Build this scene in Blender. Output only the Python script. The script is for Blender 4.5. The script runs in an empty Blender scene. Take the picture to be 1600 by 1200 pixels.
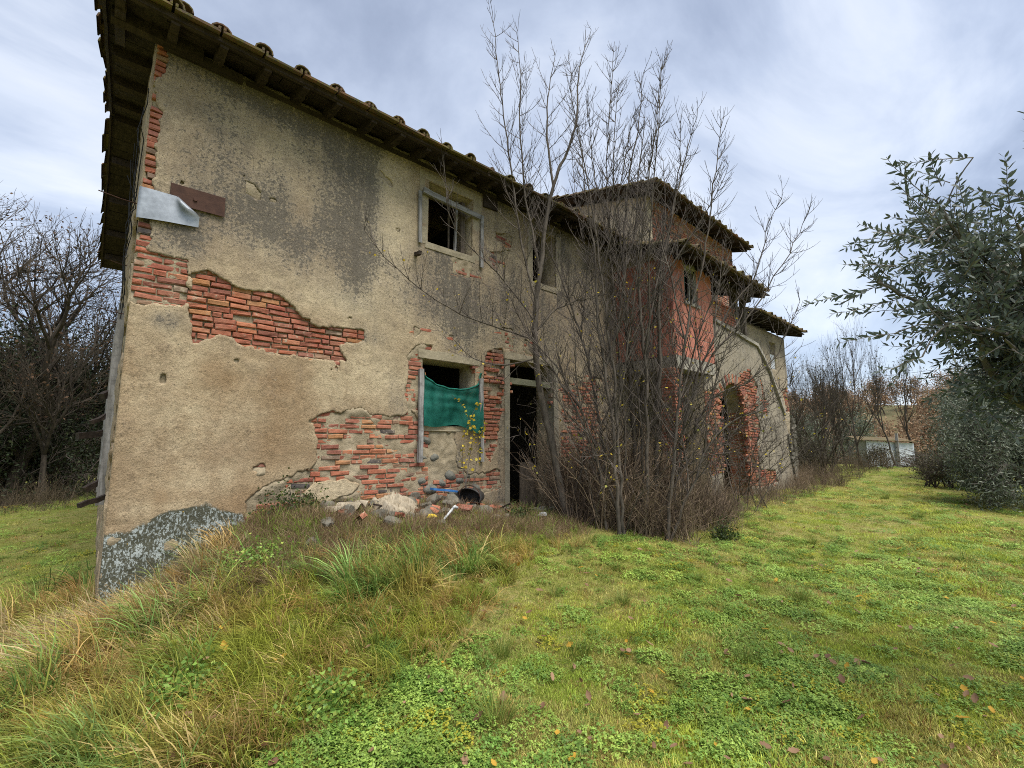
import bpy, math, random
import numpy as np
from mathutils import Vector, Matrix

random.seed(7)
RNG = np.random.default_rng(7)
SC = bpy.context.scene
COL = SC.collection

# ------------------------------------------------------------------ camera, sky, sun, exposure
CAM = (-0.106, -5.824, 1.6)
cam_data = bpy.data.cameras.new("camera")
cam = bpy.data.objects.new("camera", cam_data)
COL.objects.link(cam)
cam.location = CAM
cam.rotation_euler = (math.radians(90 + 7.2), 0, -math.atan2(.669, .743))
cam_data.sensor_width = 36
cam_data.lens = 36 * 710 / 1600
cam_data.clip_start = 0.05
cam_data.clip_end = 3000
SC.camera = cam

SUN_EL, SUN_AZ = math.radians(64), math.radians(177)      # azimuth clockwise from +y: behind the camera
world = bpy.data.worlds.new("World")
SC.world = world
world.use_nodes = True
wt = world.node_tree
wt.nodes.clear()


def build_world():
    N = wt.nodes.new
    L = wt.links.new
    out = N('ShaderNodeOutputWorld')
    bg1 = N('ShaderNodeBackground'); bg2 = N('ShaderNodeBackground'); add = N('ShaderNodeAddShader')
    sky = N('ShaderNodeTexSky'); sky.sky_type = 'NISHITA'; sky.sun_disc = False
    sky.sun_elevation = SUN_EL; sky.sun_rotation = SUN_AZ
    L(sky.outputs[0], bg1.inputs[0]); bg1.inputs[1].default_value = 0.05
    tc = N('ShaderNodeTexCoord')
    sep = N('ShaderNodeSeparateXYZ'); L(tc.outputs['Generated'], sep.inputs[0])
    mx = N('ShaderNodeMath'); mx.operation = 'MAXIMUM'; L(sep.outputs[2], mx.inputs[0]); mx.inputs[1].default_value = 0.0
    ad = N('ShaderNodeMath'); ad.operation = 'ADD'; L(mx.outputs[0], ad.inputs[0]); ad.inputs[1].default_value = 0.22
    dx = N('ShaderNodeMath'); dx.operation = 'DIVIDE'; L(sep.outputs[0], dx.inputs[0]); L(ad.outputs[0], dx.inputs[1])
    dy = N('ShaderNodeMath'); dy.operation = 'DIVIDE'; L(sep.outputs[1], dy.inputs[0]); L(ad.outputs[0], dy.inputs[1])
    cmb = N('ShaderNodeCombineXYZ'); L(dx.outputs[0], cmb.inputs[0]); L(dy.outputs[0], cmb.inputs[1])
    mp = N('ShaderNodeMapping'); L(cmb.outputs[0], mp.inputs[0])
    mp.inputs['Rotation'].default_value = (0, 0, math.radians(-25)); mp.inputs['Scale'].default_value = (0.75, 1.25, 1)
    mp.inputs['Location'].default_value = (3.1, 1.7, 0)
    n1 = N('ShaderNodeTexNoise'); L(mp.outputs[0], n1.inputs['Vector'])
    n1.inputs['Scale'].default_value = 1.5; n1.inputs['Detail'].default_value = 8; n1.inputs['Roughness'].default_value = .56
    n1.inputs['Distortion'].default_value = .5
    n2 = N('ShaderNodeTexNoise'); L(mp.outputs[0], n2.inputs['Vector'])
    n2.inputs['Scale'].default_value = .55; n2.inputs['Detail'].default_value = 3
    mixn = N('ShaderNodeMix'); mixn.data_type = 'FLOAT'; mixn.inputs[0].default_value = .42
    L(n1.outputs[0], mixn.inputs[2]); L(n2.outputs[0], mixn.inputs[3])
    r = N('ShaderNodeValToRGB'); L(mixn.outputs[0], r.inputs[0])
    e = r.color_ramp.elements
    e[0].position = .38; e[0].color = (.27, .31, .40, 1)
    e[1].position = .62; e[1].color = (.90, .92, .95, 1)
    for pos, c in ((.44, (.39, .44, .55, 1)), (.50, (.55, .61, .73, 1)), (.56, (.75, .80, .89, 1))):
        q = e.new(pos); q.color = c
    # towards the horizon the cloud deck thins to an even pale blue
    hz = N('ShaderNodeMapRange'); L(sep.outputs[2], hz.inputs[0])
    hz.inputs[1].default_value = 0.0; hz.inputs[2].default_value = 0.30; hz.inputs[3].default_value = .75; hz.inputs[4].default_value = 0.05
    mh = N('ShaderNodeMix'); mh.data_type = 'RGBA'; L(hz.outputs[0], mh.inputs[0]); L(r.outputs[0], mh.inputs[6])
    mh.inputs[7].default_value = (.56, .66, .84, 1)
    L(mh.outputs[2], bg2.inputs[0]); bg2.inputs[1].default_value = 0.77
    L(bg1.outputs[0], add.inputs[0]); L(bg2.outputs[0], add.inputs[1]); L(add.outputs[0], out.inputs[0])


build_world()
sun_data = bpy.data.lights.new("sun", 'SUN')
sun = bpy.data.objects.new("sun", sun_data)
COL.objects.link(sun)
sun_data.energy = 5.0
sun_data.angle = math.radians(40)
sun_data.color = (1.0, .95, .87)
_sd = Vector((math.sin(SUN_AZ) * math.cos(SUN_EL), math.cos(SUN_AZ) * math.cos(SUN_EL), math.sin(SUN_EL)))
sun.rotation_euler = _sd.to_track_quat('Z', 'Y').to_euler()
sun.location = (0, -20, 30)
SC.view_settings.view_transform = 'Standard'
SC.view_settings.look = 'None'
SC.view_settings.exposure = 0.24
SC.view_settings.gamma = 1
SC.render.engine = 'CYCLES'
SC.cycles.use_denoising = False
SC.cycles.max_bounces = 6
SC.cycles.filter_width = 1.0
SC.cycles.transparent_max_bounces = 12

# ------------------------------------------------------------------ numeric helpers


def _hash(ix, iy, seed):
    h = (ix.astype(np.int64) * 374761393 + iy.astype(np.int64) * 668265263 + seed * 974711) & 0xffffffff
    h = ((h ^ (h >> 13)) * 1274126177) & 0xffffffff
    return ((h ^ (h >> 16)) & 0xffff) / 65535.0


def vnoise(x, y, seed=0):
    x = np.asarray(x, float); y = np.asarray(y, float)
    ix = np.floor(x); iy = np.floor(y)
    fx = x - ix; fy = y - iy
    fx = fx * fx * (3 - 2 * fx); fy = fy * fy * (3 - 2 * fy)
    a = _hash(ix, iy, seed); b = _hash(ix + 1, iy, seed); c = _hash(ix, iy + 1, seed); d = _hash(ix + 1, iy + 1, seed)
    return (a * (1 - fx) + b * fx) * (1 - fy) + (c * (1 - fx) + d * fx) * fy


def fbm(x, y, octv=4, seed=0, gain=.5):
    s = 0; a = 1; t = 0
    for o in range(octv):
        s = s + a * vnoise(np.asarray(x) * 2 ** o, np.asarray(y) * 2 ** o, seed + o * 17)
        t += a; a *= gain
    return s / t


def smooth(e0, e1, x):
    t = np.clip((x - e0) / (e1 - e0), 0, 1)
    return t * t * (3 - 2 * t)


def poly_sd(px, pz, poly):
    """signed distance to a polygon, negative inside"""
    p = np.array(poly, float)
    d = np.full(px.shape, 1e9)
    inside = np.zeros(px.shape, bool)
    n = len(p)
    for i in range(n):
        a = p[i]; b = p[(i + 1) % n]
        e = b - a
        wx = px - a[0]; wz = pz - a[1]
        t = np.clip((wx * e[0] + wz * e[1]) / max(e @ e, 1e-12), 0, 1)
        d = np.minimum(d, (wx - e[0] * t) ** 2 + (wz - e[1] * t) ** 2)
        if a[1] != b[1]:
            c = ((a[1] > pz) != (b[1] > pz)) & (px < (b[0] - a[0]) * (pz - a[1]) / (b[1] - a[1]) + a[0])
            inside ^= c
    d = np.sqrt(d)
    return np.where(inside, -d, d)


def rect_sd(px, pz, x0, x1, z0, z1):
    return np.maximum(np.maximum(x0 - px, px - x1), np.maximum(z0 - pz, pz - z1))


# ------------------------------------------------------------------ mesh helpers
class MB:
    def __init__(s):
        s.v = []; s.f = []; s.n = 0

    def add(s, V, F):
        V = np.asarray(V, float)
        s.v.append(V)
        k = s.n
        s.f.extend([tuple(i + k for i in f) for f in F])
        s.n += len(V)

    def box(s, c, size, rot=None, jit=0):
        x, y, z = [q / 2 for q in size]
        V = np.array([(-x, -y, -z), (x, -y, -z), (x, y, -z), (-x, y, -z), (-x, -y, z), (x, -y, z), (x, y, z), (-x, y, z)])
        if jit:
            V = V + RNG.uniform(-jit, jit, V.shape)
        if rot is not None:
            V = V @ np.array(rot.to_3x3()).T
        s.add(V + np.array(c), [(0, 3, 2, 1), (4, 5, 6, 7), (0, 1, 5, 4), (1, 2, 6, 5), (2, 3, 7, 6), (3, 0, 4, 7)])
        return s

    def beam(s, a, b, w, h, jit=0, seg=1, up=(0, 0, 1)):
        """rectangular bar from a to b"""
        a = np.array(a, float); b = np.array(b, float)
        d = b - a; d /= np.linalg.norm(d)
        u = np.array(up, float)
        if abs(u @ d) > .95: u = np.array([0, 1, 0.])
        sx = np.cross(d, u); sx /= np.linalg.norm(sx); sz = np.cross(sx, d)
        V = []; F = []
        for i in range(seg + 1):
            c = a + (b - a) * i / seg
            o = RNG.uniform(-jit, jit, 3) if jit else 0
            for q, r in ((-1, -1), (1, -1), (1, 1), (-1, 1)):
                V.append(c + o + sx * q * w / 2 + sz * r * h / 2 + (RNG.uniform(-jit, jit, 3) * .5 if jit else 0))
        for i in range(seg):
            k = i * 4
            for j in range(4):
                F.append((k + j, k + (j + 1) % 4, k + 4 + (j + 1) % 4, k + 4 + j))
        F.append((3, 2, 1, 0)); k = seg * 4; F.append((k, k + 1, k + 2, k + 3))
        s.add(V, F)
        return s

    def tube(s, pts, rad, sides=4, cap=False):
        P = np.asarray(pts, float); n = len(P)
        R = np.broadcast_to(np.asarray(rad, float), (n,))
        T = np.gradient(P, axis=0)
        T /= np.linalg.norm(T, axis=1)[:, None] + 1e-9
        ref = np.array([0.31, 0.23, 0.92]) if abs(T[0] @ np.array([0.31, .23, .92])) < .9 else np.array([1., .1, 0])
        A = np.cross(T, ref); A /= np.linalg.norm(A, axis=1)[:, None] + 1e-9
        B = np.cross(T, A)
        ang = np.arange(sides) * 2 * math.pi / sides
        V = P[:, None, :] + R[:, None, None] * (A[:, None, :] * np.cos(ang)[None, :, None] + B[:, None, :] * np.sin(ang)[None, :, None])
        V = V.reshape(-1, 3)
        F = []
        for i in range(n - 1):
            for j in range(sides):
                F.append((i * sides + j, i * sides + (j + 1) % sides, (i + 1) * sides + (j + 1) % sides, (i + 1) * sides + j))
        if cap:
            F.append(tuple(range(sides))[::-1]); F.append(tuple((n - 1) * sides + j for j in range(sides)))
        s.add(V, F)
        return s

    def mesh(s, name, m=None, smooth_shade=False):
        me = bpy.data.meshes.new(name)
        if s.v:
            me.from_pydata(np.concatenate(s.v).tolist(), [], s.f)
        if m: me.materials.append(m)
        if smooth_shade: me.polygons.foreach_set('use_smooth', [True] * len(me.polygons))
        me.update()
        return me

    def build(s, name, m, parent=None, smooth_shade=False):
        return link(name, s.mesh(name, m, smooth_shade), parent)


def np_mesh(name, V, quads, m=None, tris=None, smooth_shade=False):
    me = bpy.data.meshes.new(name)
    V = np.asarray(V, np.float32)
    quads = np.asarray(quads, np.int32).reshape(-1, 4)
    tris = np.zeros((0, 3), np.int32) if tris is None else np.asarray(tris, np.int32).reshape(-1, 3)
    me.vertices.add(len(V)); me.vertices.foreach_set('co', V.ravel())
    nl = quads.size + tris.size
    me.loops.add(nl); me.loops.foreach_set('vertex_index', np.concatenate([quads.ravel(), tris.ravel()]))
    npoly = len(quads) + len(tris)
    me.polygons.add(npoly)
    st = np.concatenate([np.arange(len(quads)) * 4, quads.size + np.arange(len(tris)) * 3])
    me.polygons.foreach_set('loop_start', st.astype(np.int32))
    if smooth_shade: me.polygons.foreach_set('use_smooth', np.ones(npoly, bool))
    if m: me.materials.append(m)
    me.update(calc_edges=True)
    return me


def set_col(me, name, C):
    a = me.attributes.new(name, 'FLOAT_COLOR', 'POINT')
    a.data.foreach_set('color', np.asarray(C, np.float32).ravel())


def link(name, me, parent=None):
    o = bpy.data.objects.new(name, me)
    COL.objects.link(o)
    if parent: o.parent = parent
    return o


def tag(o, label, cat, group=None):
    o['label'] = label; o['category'] = cat
    if group: o['group'] = group
    return o


def thing(name, label, cat, loc=(0, 0, 0), group=None):
    o = bpy.data.objects.new(name, None)
    COL.objects.link(o)
    o.location = loc
    o.empty_display_size = .2
    return tag(o, label, cat, group)


def kind(o, k):
    o['kind'] = k
    return o


# ------------------------------------------------------------------ materials
class G:
    def __init__(s, name, rough=.9, spec=.2):
        s.m = bpy.data.materials.new(name); s.m.use_nodes = True
        s.t = s.m.node_tree
        s.b = s.t.nodes['Principled BSDF']; s.out = s.t.nodes['Material Output']
        s.b.inputs['Roughness'].default_value = rough
        s.b.inputs['Specular IOR Level'].default_value = spec
        s._co = None

    def N(s, t): return s.t.nodes.new(t)

    def L(s, a, b): s.t.links.new(a, b)

    def _in(s, sock, v):
        if hasattr(v, 'is_linked') or hasattr(v, 'links'): s.L(v, sock)
        elif isinstance(v, (tuple, list)) and len(v) == 3 and sock.type == 'RGBA': sock.default_value = (*v, 1)
        else: sock.default_value = v

    def co(s):
        if s._co is None: s._co = s.N('ShaderNodeTexCoord')
        return s._co.outputs['Object']

    def world_co(s): return s.N('ShaderNodeNewGeometry').outputs['Position']

    def map(s, scale, loc=(0, 0, 0), co=None):
        n = s.N('ShaderNodeMapping'); s.L(co or s.co(), n.inputs[0])
        n.inputs['Scale'].default_value = scale; n.inputs['Location'].default_value = loc
        return n.outputs[0]

    def noise(s, scale, detail=4, rough=.55, co=None, dist=0, out=0):
        n = s.N('ShaderNodeTexNoise'); s.L(co or s.co(), n.inputs['Vector'])
        n.inputs['Scale'].default_value = scale; n.inputs['Detail'].default_value = detail
        n.inputs['Roughness'].default_value = rough; n.inputs['Distortion'].default_value = dist
        return n.outputs[out]

    def vor(s, scale, co=None, feat='F1', out=0):
        n = s.N('ShaderNodeTexVoronoi'); n.feature = feat; s.L(co or s.co(), n.inputs['Vector'])
        n.inputs['Scale'].default_value = scale
        return n.outputs[out]

    def ramp(s, fac, stops):
        n = s.N('ShaderNodeValToRGB'); s.L(fac, n.inputs[0])
        e = n.color_ramp.elements
        while len(e) < len(stops): e.new(.5)
        for q, (p, c) in zip(e, stops):
            q.position = p; q.color = (c, c, c, 1) if isinstance(c, (int, float)) else (*c, 1)
        return n.outputs[0]

    def step(s, fac, a, b):
        n = s.N('ShaderNodeMapRange'); s.L(fac, n.inputs[0])
        n.inputs[1].default_value = a; n.inputs[2].default_value = b
        return n.outputs[0]

    def mix(s, fac, a, b, mode='MIX'):
        n = s.N('ShaderNodeMix'); n.data_type = 'RGBA'; n.blend_type = mode
        s._in(n.inputs[0], fac); s._in(n.inputs[6], a); s._in(n.inputs[7], b)
        return n.outputs[2]

    def math(s, op, a, b=0.0):
        n = s.N('ShaderNodeMath'); n.operation = op
        s._in(n.inputs[0], a); s._in(n.inputs[1], b)
        return n.outputs[0]

    def attr(s, name, typ='GEOMETRY', out='Color'):
        n = s.N('ShaderNodeAttribute'); n.attribute_name = name; n.attribute_type = typ
        return n.outputs[out]

    def sep(s, c):
        n = s.N('ShaderNodeSeparateColor'); s.L(c, n.inputs[0]); return n.outputs

    def rnd(s): return s.N('ShaderNodeObjectInfo').outputs['Random']

    def isl(s): return s.N('ShaderNodeNewGeometry').outputs['Random Per Island']

    def color(s, c): s._in(s.b.inputs['Base Color'], c)

    def rough(s, c): s._in(s.b.inputs['Roughness'], c)

    def bump(s, h, strength=.5, dist=.01):
        n = s.N('ShaderNodeBump'); s.L(h, n.inputs['Height'])
        n.inputs['Strength'].default_value = strength; n.inputs['Distance'].default_value = dist
        if s.b.inputs['Normal'].is_linked: s.L(s.b.inputs['Normal'].links[0].from_socket, n.inputs['Normal'])
        s.L(n.outputs[0], s.b.inputs['Normal'])


def mat_plaster(name, tan=(.285, .215, .138), pale=(.43, .35, .23), warm=(.25, .17, .095), grain=1.0):
    g = G(name, .95, .1)
    mk = g.attr('mask'); s = g.sep(mk)
    n_big = g.noise(1.1, 5, .6); n_mid = g.noise(5, 6, .65); n_fine = g.noise(30, 6, .75); n_gr = g.noise(95, 3, .7)
    c = g.mix(g.step(n_big, .38, .62), tan, pale)
    c = g.mix(g.math('MULTIPLY', g.step(n_mid, .45, .7), .55), c, warm)
    c = g.mix(s[1], c, g.mix(n_mid, (.20, .13, .07), (.31, .215, .125)))
    c = g.mix(g.attr('mask', out='Alpha'), c, g.mix(n_mid, pale, (.60, .52, .36)))
    # black mould: the painted mask is broken up by finer noise
    run = g.noise(1.0, 4, .6, g.map((9, 9, .7)))
    m14 = g.noise(14, 6, .7)
    amp = g.math('ADD', s[0], g.math('MULTIPLY', g.math('MULTIPLY', g.math('SUBTRACT', run, .5), s[0]), 1.3))
    wash = g.math('ADD', amp, g.math('MULTIPLY', g.math('SUBTRACT', n_mid, .5), 1.2))
    c = g.mix(g.math('MULTIPLY', g.step(wash, .12, .70), .55), c, g.mix(m14, (.17, .15, .12), (.30, .265, .21)))
    st = g.math('ADD', amp, g.math('MULTIPLY', g.math('SUBTRACT', n_fine, .5), 2.6))
    st = g.math('ADD', st, g.math('MULTIPLY', g.math('SUBTRACT', m14, .5), 2.4))
    c = g.mix(g.math('MULTIPLY', g.step(st, .66, .84), .75), c, g.mix(n_gr, (.045, .043, .04), (.12, .11, .095)))
    c = g.mix(g.math('MULTIPLY', g.step(m14, .60, .68), .45), c, pale)
    # hairline crazing where the render is thin and pale
    cr = g.vor(17, g.map((1, 1, 1), co=g.mix(.06, g.co(), g.noise(6, 3, out=1))), 'DISTANCE_TO_EDGE')
    c = g.mix(g.math('MULTIPLY', g.step(cr, .035, .0), g.math('MULTIPLY', g.step(n_mid, .48, .6), .6)), c, (.12, .10, .075))
    # pitted grain of the roughcast
    c = g.mix(.75, c, g.ramp(n_gr, [(.3, .35), (.5, 1.0), (.72, 1.35)]), 'MULTIPLY')
    c = g.mix(.55, c, g.ramp(m14, [(.3, .55), (.5, 1.0), (.7, 1.25)]), 'MULTIPLY')
    c = g.mix(g.math('MULTIPLY', g.step(n_fine, .57, .68), .7), c, (.085, .07, .05))
    # lichen on the damp base: dark crust with pale blue-green rosettes
    li = g.math('ADD', s[2], g.math('MULTIPLY', g.math('SUBTRACT', n_fine, .5), .35))
    v = g.noise(52, 6, .7, g.map((1, 1, .6)), dist=.5); v2 = g.noise(5, 3)
    spots = g.step(g.math('ADD', v, g.math('MULTIPLY', v2, .30)), .66, .72)
    dk = g.mix(n_fine, (.035, .037, .027), (.12, .12, .085))
    lc = g.mix(spots, dk, g.mix(n_gr, (.26, .30, .29), (.42, .46, .45)))
    lc = g.mix(g.step(g.noise(14, 2), .73, .76), lc, (.42, .29, .07))
    c = g.mix(g.step(g.math('ADD', li, g.math('MULTIPLY', g.math('SUBTRACT', n_mid, .5), .5)), .40, .62), c, lc)
    g.color(c)
    g.bump(n_gr, .55 * grain, .006); g.bump(n_fine, .7 * grain, .014); g.bump(n_mid, .5, .03)
    return g.m


BRICK_STOPS = [(.0, (.29, .085, .055)), (.2, (.35, .105, .062)), (.42, (.39, .125, .07)), (.58, (.43, .155, .08)), (.70, (.26, .085, .06)),
               (.80, (.28, .165, .105)), (.87, (.19, .125, .09)), (.92, (.42, .19, .08)), (.965, (.045, .043, .05)), (1, (.05, .048, .055))]


def mat_brick(name, per_island=False, smear=.62, dull=1.0):
    g = G(name, .9, .15)
    r = g.isl() if per_island else g.rnd()
    n = g.N('ShaderNodeValToRGB'); g.L(r, n.inputs[0]); n.color_ramp.interpolation = 'CONSTANT'
    e = n.color_ramp.elements
    while len(e) < len(BRICK_STOPS): e.new(.5)
    for q, (p, c) in zip(e, BRICK_STOPS): q.position = p; q.color = (*[x * dull for x in c], 1)
    wc = g.world_co()
    n1 = g.noise(16, 5, .65, wc); n2 = g.noise(70, 3, .6, wc); n3 = g.noise(4, 4, .6, wc)
    c = g.mix(.8, n.outputs[0], g.ramp(n1, [(.28, .55), (.5, 1.0), (.75, 1.35)]), 'MULTIPLY')
    c = g.mix(g.math('MULTIPLY', g.step(n1, .6, .68), .55), c, (.09, .06, .045))
    c = g.mix(g.math('MULTIPLY', g.step(g.math('ADD', n1, g.math('MULTIPLY', n3, .35)), smear + .14, smear + .24), .75), c, (.42, .36, .26))
    c = g.mix(.4, c, g.ramp(n2, [(.3, .6), (.6, 1.15)]), 'MULTIPLY')
    c = g.mix(g.math('MULTIPLY', g.step(n3, .3, .8), .42), c, (.30, .235, .17))
    g.color(c); g.bump(n2, .6, .005); g.bump(n1, .7, .016)
    return g.m


def mat_mortar(name, c0=(.34, .28, .19), c1=(.46, .40, .29)):
    g = G(name, .95, .1)
    n = g.noise(7, 6, .65); f = g.noise(60, 4, .7)
    c = g.mix(g.step(n, .35, .65), c0, c1)
    c = g.mix(.6, c, g.ramp(f, [(.3, .5), (.55, 1.05), (.8, 1.2)]), 'MULTIPLY')
    g.color(c); g.bump(f, .8, .01); g.bump(n, .6, .03)
    return g.m


def mat_wood(name, c0, c1, axis='X', rough=.85, sc=1.0):
    g = G(name, rough, .2)
    s = {'X': (2, 30, 30), 'Y': (30, 2, 30), 'Z': (30, 30, 2)}[axis]
    n = g.noise(1.0 * sc, 5, .6, g.map(s, co=g.world_co())); f = g.noise(9, 4, .6, co=g.world_co())
    c = g.mix(g.step(n, .3, .7), c0, c1)
    c = g.mix(g.step(f, .5, .8), c, tuple(x * .6 for x in c0))
    c = g.mix(.35, c, g.ramp(g.rnd(), [(0, .65), (1, 1.3)]), 'MULTIPLY')
    g.color(c); g.bump(n, .7, .008)
    return g.m


def mat_simple(name, c0, c1, scale=8, rough=.85, bump=.5, bd=.01, spec=.2, metal=0, detail=5):
    g = G(name, rough, spec)
    wc = g.world_co()
    n = g.noise(scale, detail, .62, wc); f = g.noise(scale * 6, 3, .6, wc)
    c = g.mix(g.step(n, .3, .7), c0, c1)
    c = g.mix(.45, c, g.ramp(f, [(.3, .6), (.7, 1.2)]), 'MULTIPLY')
    g.color(c)
    g.b.inputs['Metallic'].default_value = metal
    if bump: g.bump(f, bump, bd); g.bump(n, bump, bd * 2)
    return g.m


def mat_tile(name):
    g = G(name, .9, .15)
    wc = g.world_co()
    n = g.noise(9, 5, .6, wc); f = g.noise(45, 4, .65, wc); n3 = g.noise(3, 3, .5, wc)
    c = g.ramp(g.rnd(), [(0, (.13, .075, .05)), (.4, (.17, .10, .065)), (.7, (.12, .085, .065)), (1, (.24, .11, .07))])
    c = g.mix(g.step(n, .45, .65), c, (.085, .08, .065))
    c = g.mix(g.math('MULTIPLY', g.step(g.math('ADD', f, g.math('MULTIPLY', n3, .4)), .66, .74), .85), c, (.135, .12, .035))
    c = g.mix(g.math('MULTIPLY', g.step(f, .6, .7), .35), c, (.2, .205, .185))
    g.color(c); g.bump(f, .7, .006)
    return g.m


def mat_leaf(name, col=None, var=.35, trans=.35, rough=.55, inst=False, spec=.25, stops=None, back=None):
    g = G(name, rough, spec)
    if inst: c = g.attr('tint', 'INSTANCER')
    elif stops: c = g.ramp(g.isl(), stops)
    else: c = g.mix(0.0, col, col)
    if var:
        c = g.mix(1.0, c, g.ramp(g.math('FRACT', g.math('MULTIPLY', g.isl(), 7.31)), [(0, 1 - var), (1, 1 + var)]), 'MULTIPLY')
    if back is not None:
        c = g.mix(g.N('ShaderNodeNewGeometry').outputs['Backfacing'], c, back)
    g.color(c)
    if trans:
        t = g.N('ShaderNodeBsdfTranslucent'); g.L(c, t.inputs[0])
        mx = g.N('ShaderNodeMixShader'); mx.inputs[0].default_value = trans
        g.L(g.b.outputs[0], mx.inputs[1]); g.L(t.outputs[0], mx.inputs[2]); g.L(mx.outputs[0], g.out.inputs[0])
    return g.m


def mat_bark(name, c0, c1, scale=20):
    g = G(name, .9, .15)
    wc = g.world_co()
    n = g.noise(scale, 4, .6, g.map((1, 1, .25), co=wc)); f = g.noise(5, 3, .5, wc)
    c = g.mix(g.step(n, .3, .7), c0, c1)
    c = g.mix(g.math('MULTIPLY', g.step(f, .55, .7), .5), c, tuple(x * 1.5 for x in c1))
    g.color(c); g.bump(n, .6, .008)
    return g.m


def mat_soil():
    g = G('soil_and_moss', .95, .1)
    n = g.noise(.9, 5, .6); f = g.noise(14, 6, .7); f2 = g.noise(70, 4, .7)
    c = g.mix(g.step(n, .40, .60), (.24, .27, .05), (.36, .31, .12))
    c = g.mix(g.step(f, .42, .62), c, (.20, .25, .045))
    c = g.mix(g.step(f2, .52, .72), c, (.36, .29, .14))
    ln = g.N('ShaderNodeVectorMath'); ln.operation = 'DISTANCE'; g.L(g.world_co(), ln.inputs[0]); ln.inputs[1].default_value = (12, -1, 0)
    c = g.mix(g.step(ln.outputs['Value'], 30, 50), c, g.mix(g.step(g.noise(.05, 4), .4, .6), (.10, .105, .05), (.17, .135, .075)))     # rough fallow land beyond the lawn
    c = g.mix(.7, c, g.ramp(f2, [(.3, .5), (.6, 1.15)]), 'MULTIPLY')
    g.color(c); g.bump(f2, .9, .03); g.bump(f, .8, .06)
    return g.m


M = dict(
    plaster=mat_plaster('weathered_plaster'),
    plaster2=mat_plaster('cream_plaster', (.34, .28, .19), (.45, .38, .27), (.27, .20, .125), .7),
    greywall=mat_plaster('grey_render', (.22, .205, .17), (.32, .29, .235), (.20, .165, .12), .8),
    brick=mat_brick('old_brick', False, .66, .88), brickj=mat_brick('old_brick_field', True, .64, .88), brickd=mat_brick('tan_brick_field', True, .55, .95),
    mortar=mat_mortar('lime_mortar', (.25, .205, .135), (.37, .31, .215)), mortard=mat_mortar('dark_joint_mortar', (.16, .13, .09), (.30, .25, .17)),
    block=None,
    render=mat_simple('stained_render', (.24, .205, .14), (.37, .32, .225), 4, .95, .7, .008), jamb=mat_simple('jamb_render', (.17, .155, .12), (.31, .275, .20), 4, .95, .7, .008),
    mossy=mat_simple('mossy_bar', (.13, .135, .085), (.23, .22, .15), 5, .95, .6, .006),
    concrete=mat_simple('weathered_concrete', (.22, .205, .17), (.36, .33, .27), 6),
    stonegrey=mat_simple('grey_stone', (.17, .17, .15), (.31, .31, .27), 9),
    cobble=mat_simple('river_cobble', (.10, .10, .085), (.19, .185, .155), 14),
    rubble=mat_simple('rubble_stone', (.075, .07, .055), (.19, .175, .14), 10),
    dark=mat_simple('shade_dark_plaster', (.06, .05, .042), (.11, .095, .075), 3),  # interior shade put into the colour of surfaces seen through the openings
    beam=mat_wood('dark_old_timber', (.024, .018, .015), (.062, .046, .034), 'Y'),
    plank=mat_wood('dark_eave_plank', (.024, .018, .015), (.062, .047, .036), 'X'),
    verge=mat_wood('verge_board', (.02, .016, .013), (.058, .045, .034), 'Y'),
    grey_wood=mat_wood('silvered_wood', (.13, .125, .115), (.34, .33, .32), 'Z'),
    grey_wood_x=mat_wood('silvered_wood_flat', (.13, .125, .115), (.33, .32, .31), 'X'),
    post=mat_wood('stair_post_wood', (.06, .05, .04), (.15, .12, .09), 'Z'),
    tile=mat_tile('mossy_roof_tile'),
    iron=mat_simple('rusty_iron', (.045, .022, .016), (.085, .042, .028), 14, .8, .4, .003, .3, .2),
    zinc=mat_simple('zinc_sheet', (.17, .19, .215), (.35, .385, .43), 4, .5, .15, .004, .5, .35),
    wire=mat_simple('black_wire', (.015, .015, .015), (.03, .03, .03), 20, .6, 0),
    cloth=mat_simple('dirty_cream_cloth', (.20, .17, .12), (.40, .345, .26), 7, .95, .3, .004),
    white=mat_simple('white_plastic', (.30, .31, .31), (.50, .51, .51), 9, .6, .1, .003, .4),
    blue=mat_simple('blue_paint', (.03, .13, .36), (.06, .20, .47), 9, .5, .1, .003, .4),
    black=mat_simple('black_rubber', (.018, .017, .016), (.05, .046, .042), 10, .6, .5, .005, .3),
    bark=mat_bark('grey_brown_bark', (.052, .044, .036), (.14, .118, .096)),
    twig=mat_bark('dark_twig', (.055, .046, .04), (.125, .105, .088)),
    darkbark=mat_bark('dark_bark', (.03, .025, .02), (.08, .066, .05)),
    olivebark=mat_bark('olive_bark', (.07, .062, .05), (.17, .155, .13)),
    soil=mat_soil(),
)


def mat_block():
    g = G('hollow_clay_block', .85, .15)
    wc = g.world_co()
    n = g.noise(5, 5, .6, wc); f = g.noise(40, 3, .6, wc)
    c = g.ramp(g.rnd(), [(0, (.40, .15, .10)), (.5, (.46, .19, .135)), (.8, (.43, .165, .115)), (1, (.35, .13, .095))])
    c = g.mix(.5, c, g.ramp(n, [(.3, .75), (.7, 1.15)]), 'MULTIPLY')
    ln = g.N('ShaderNodeTexWave'); ln.wave_type = 'BANDS'; ln.bands_direction = 'Z'; g.L(wc, ln.inputs[0]); ln.inputs['Scale'].default_value = 14
    g.color(c); g.bump(ln.outputs[1], .25, .003); g.bump(f, .4, .004)
    return g.m


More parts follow.
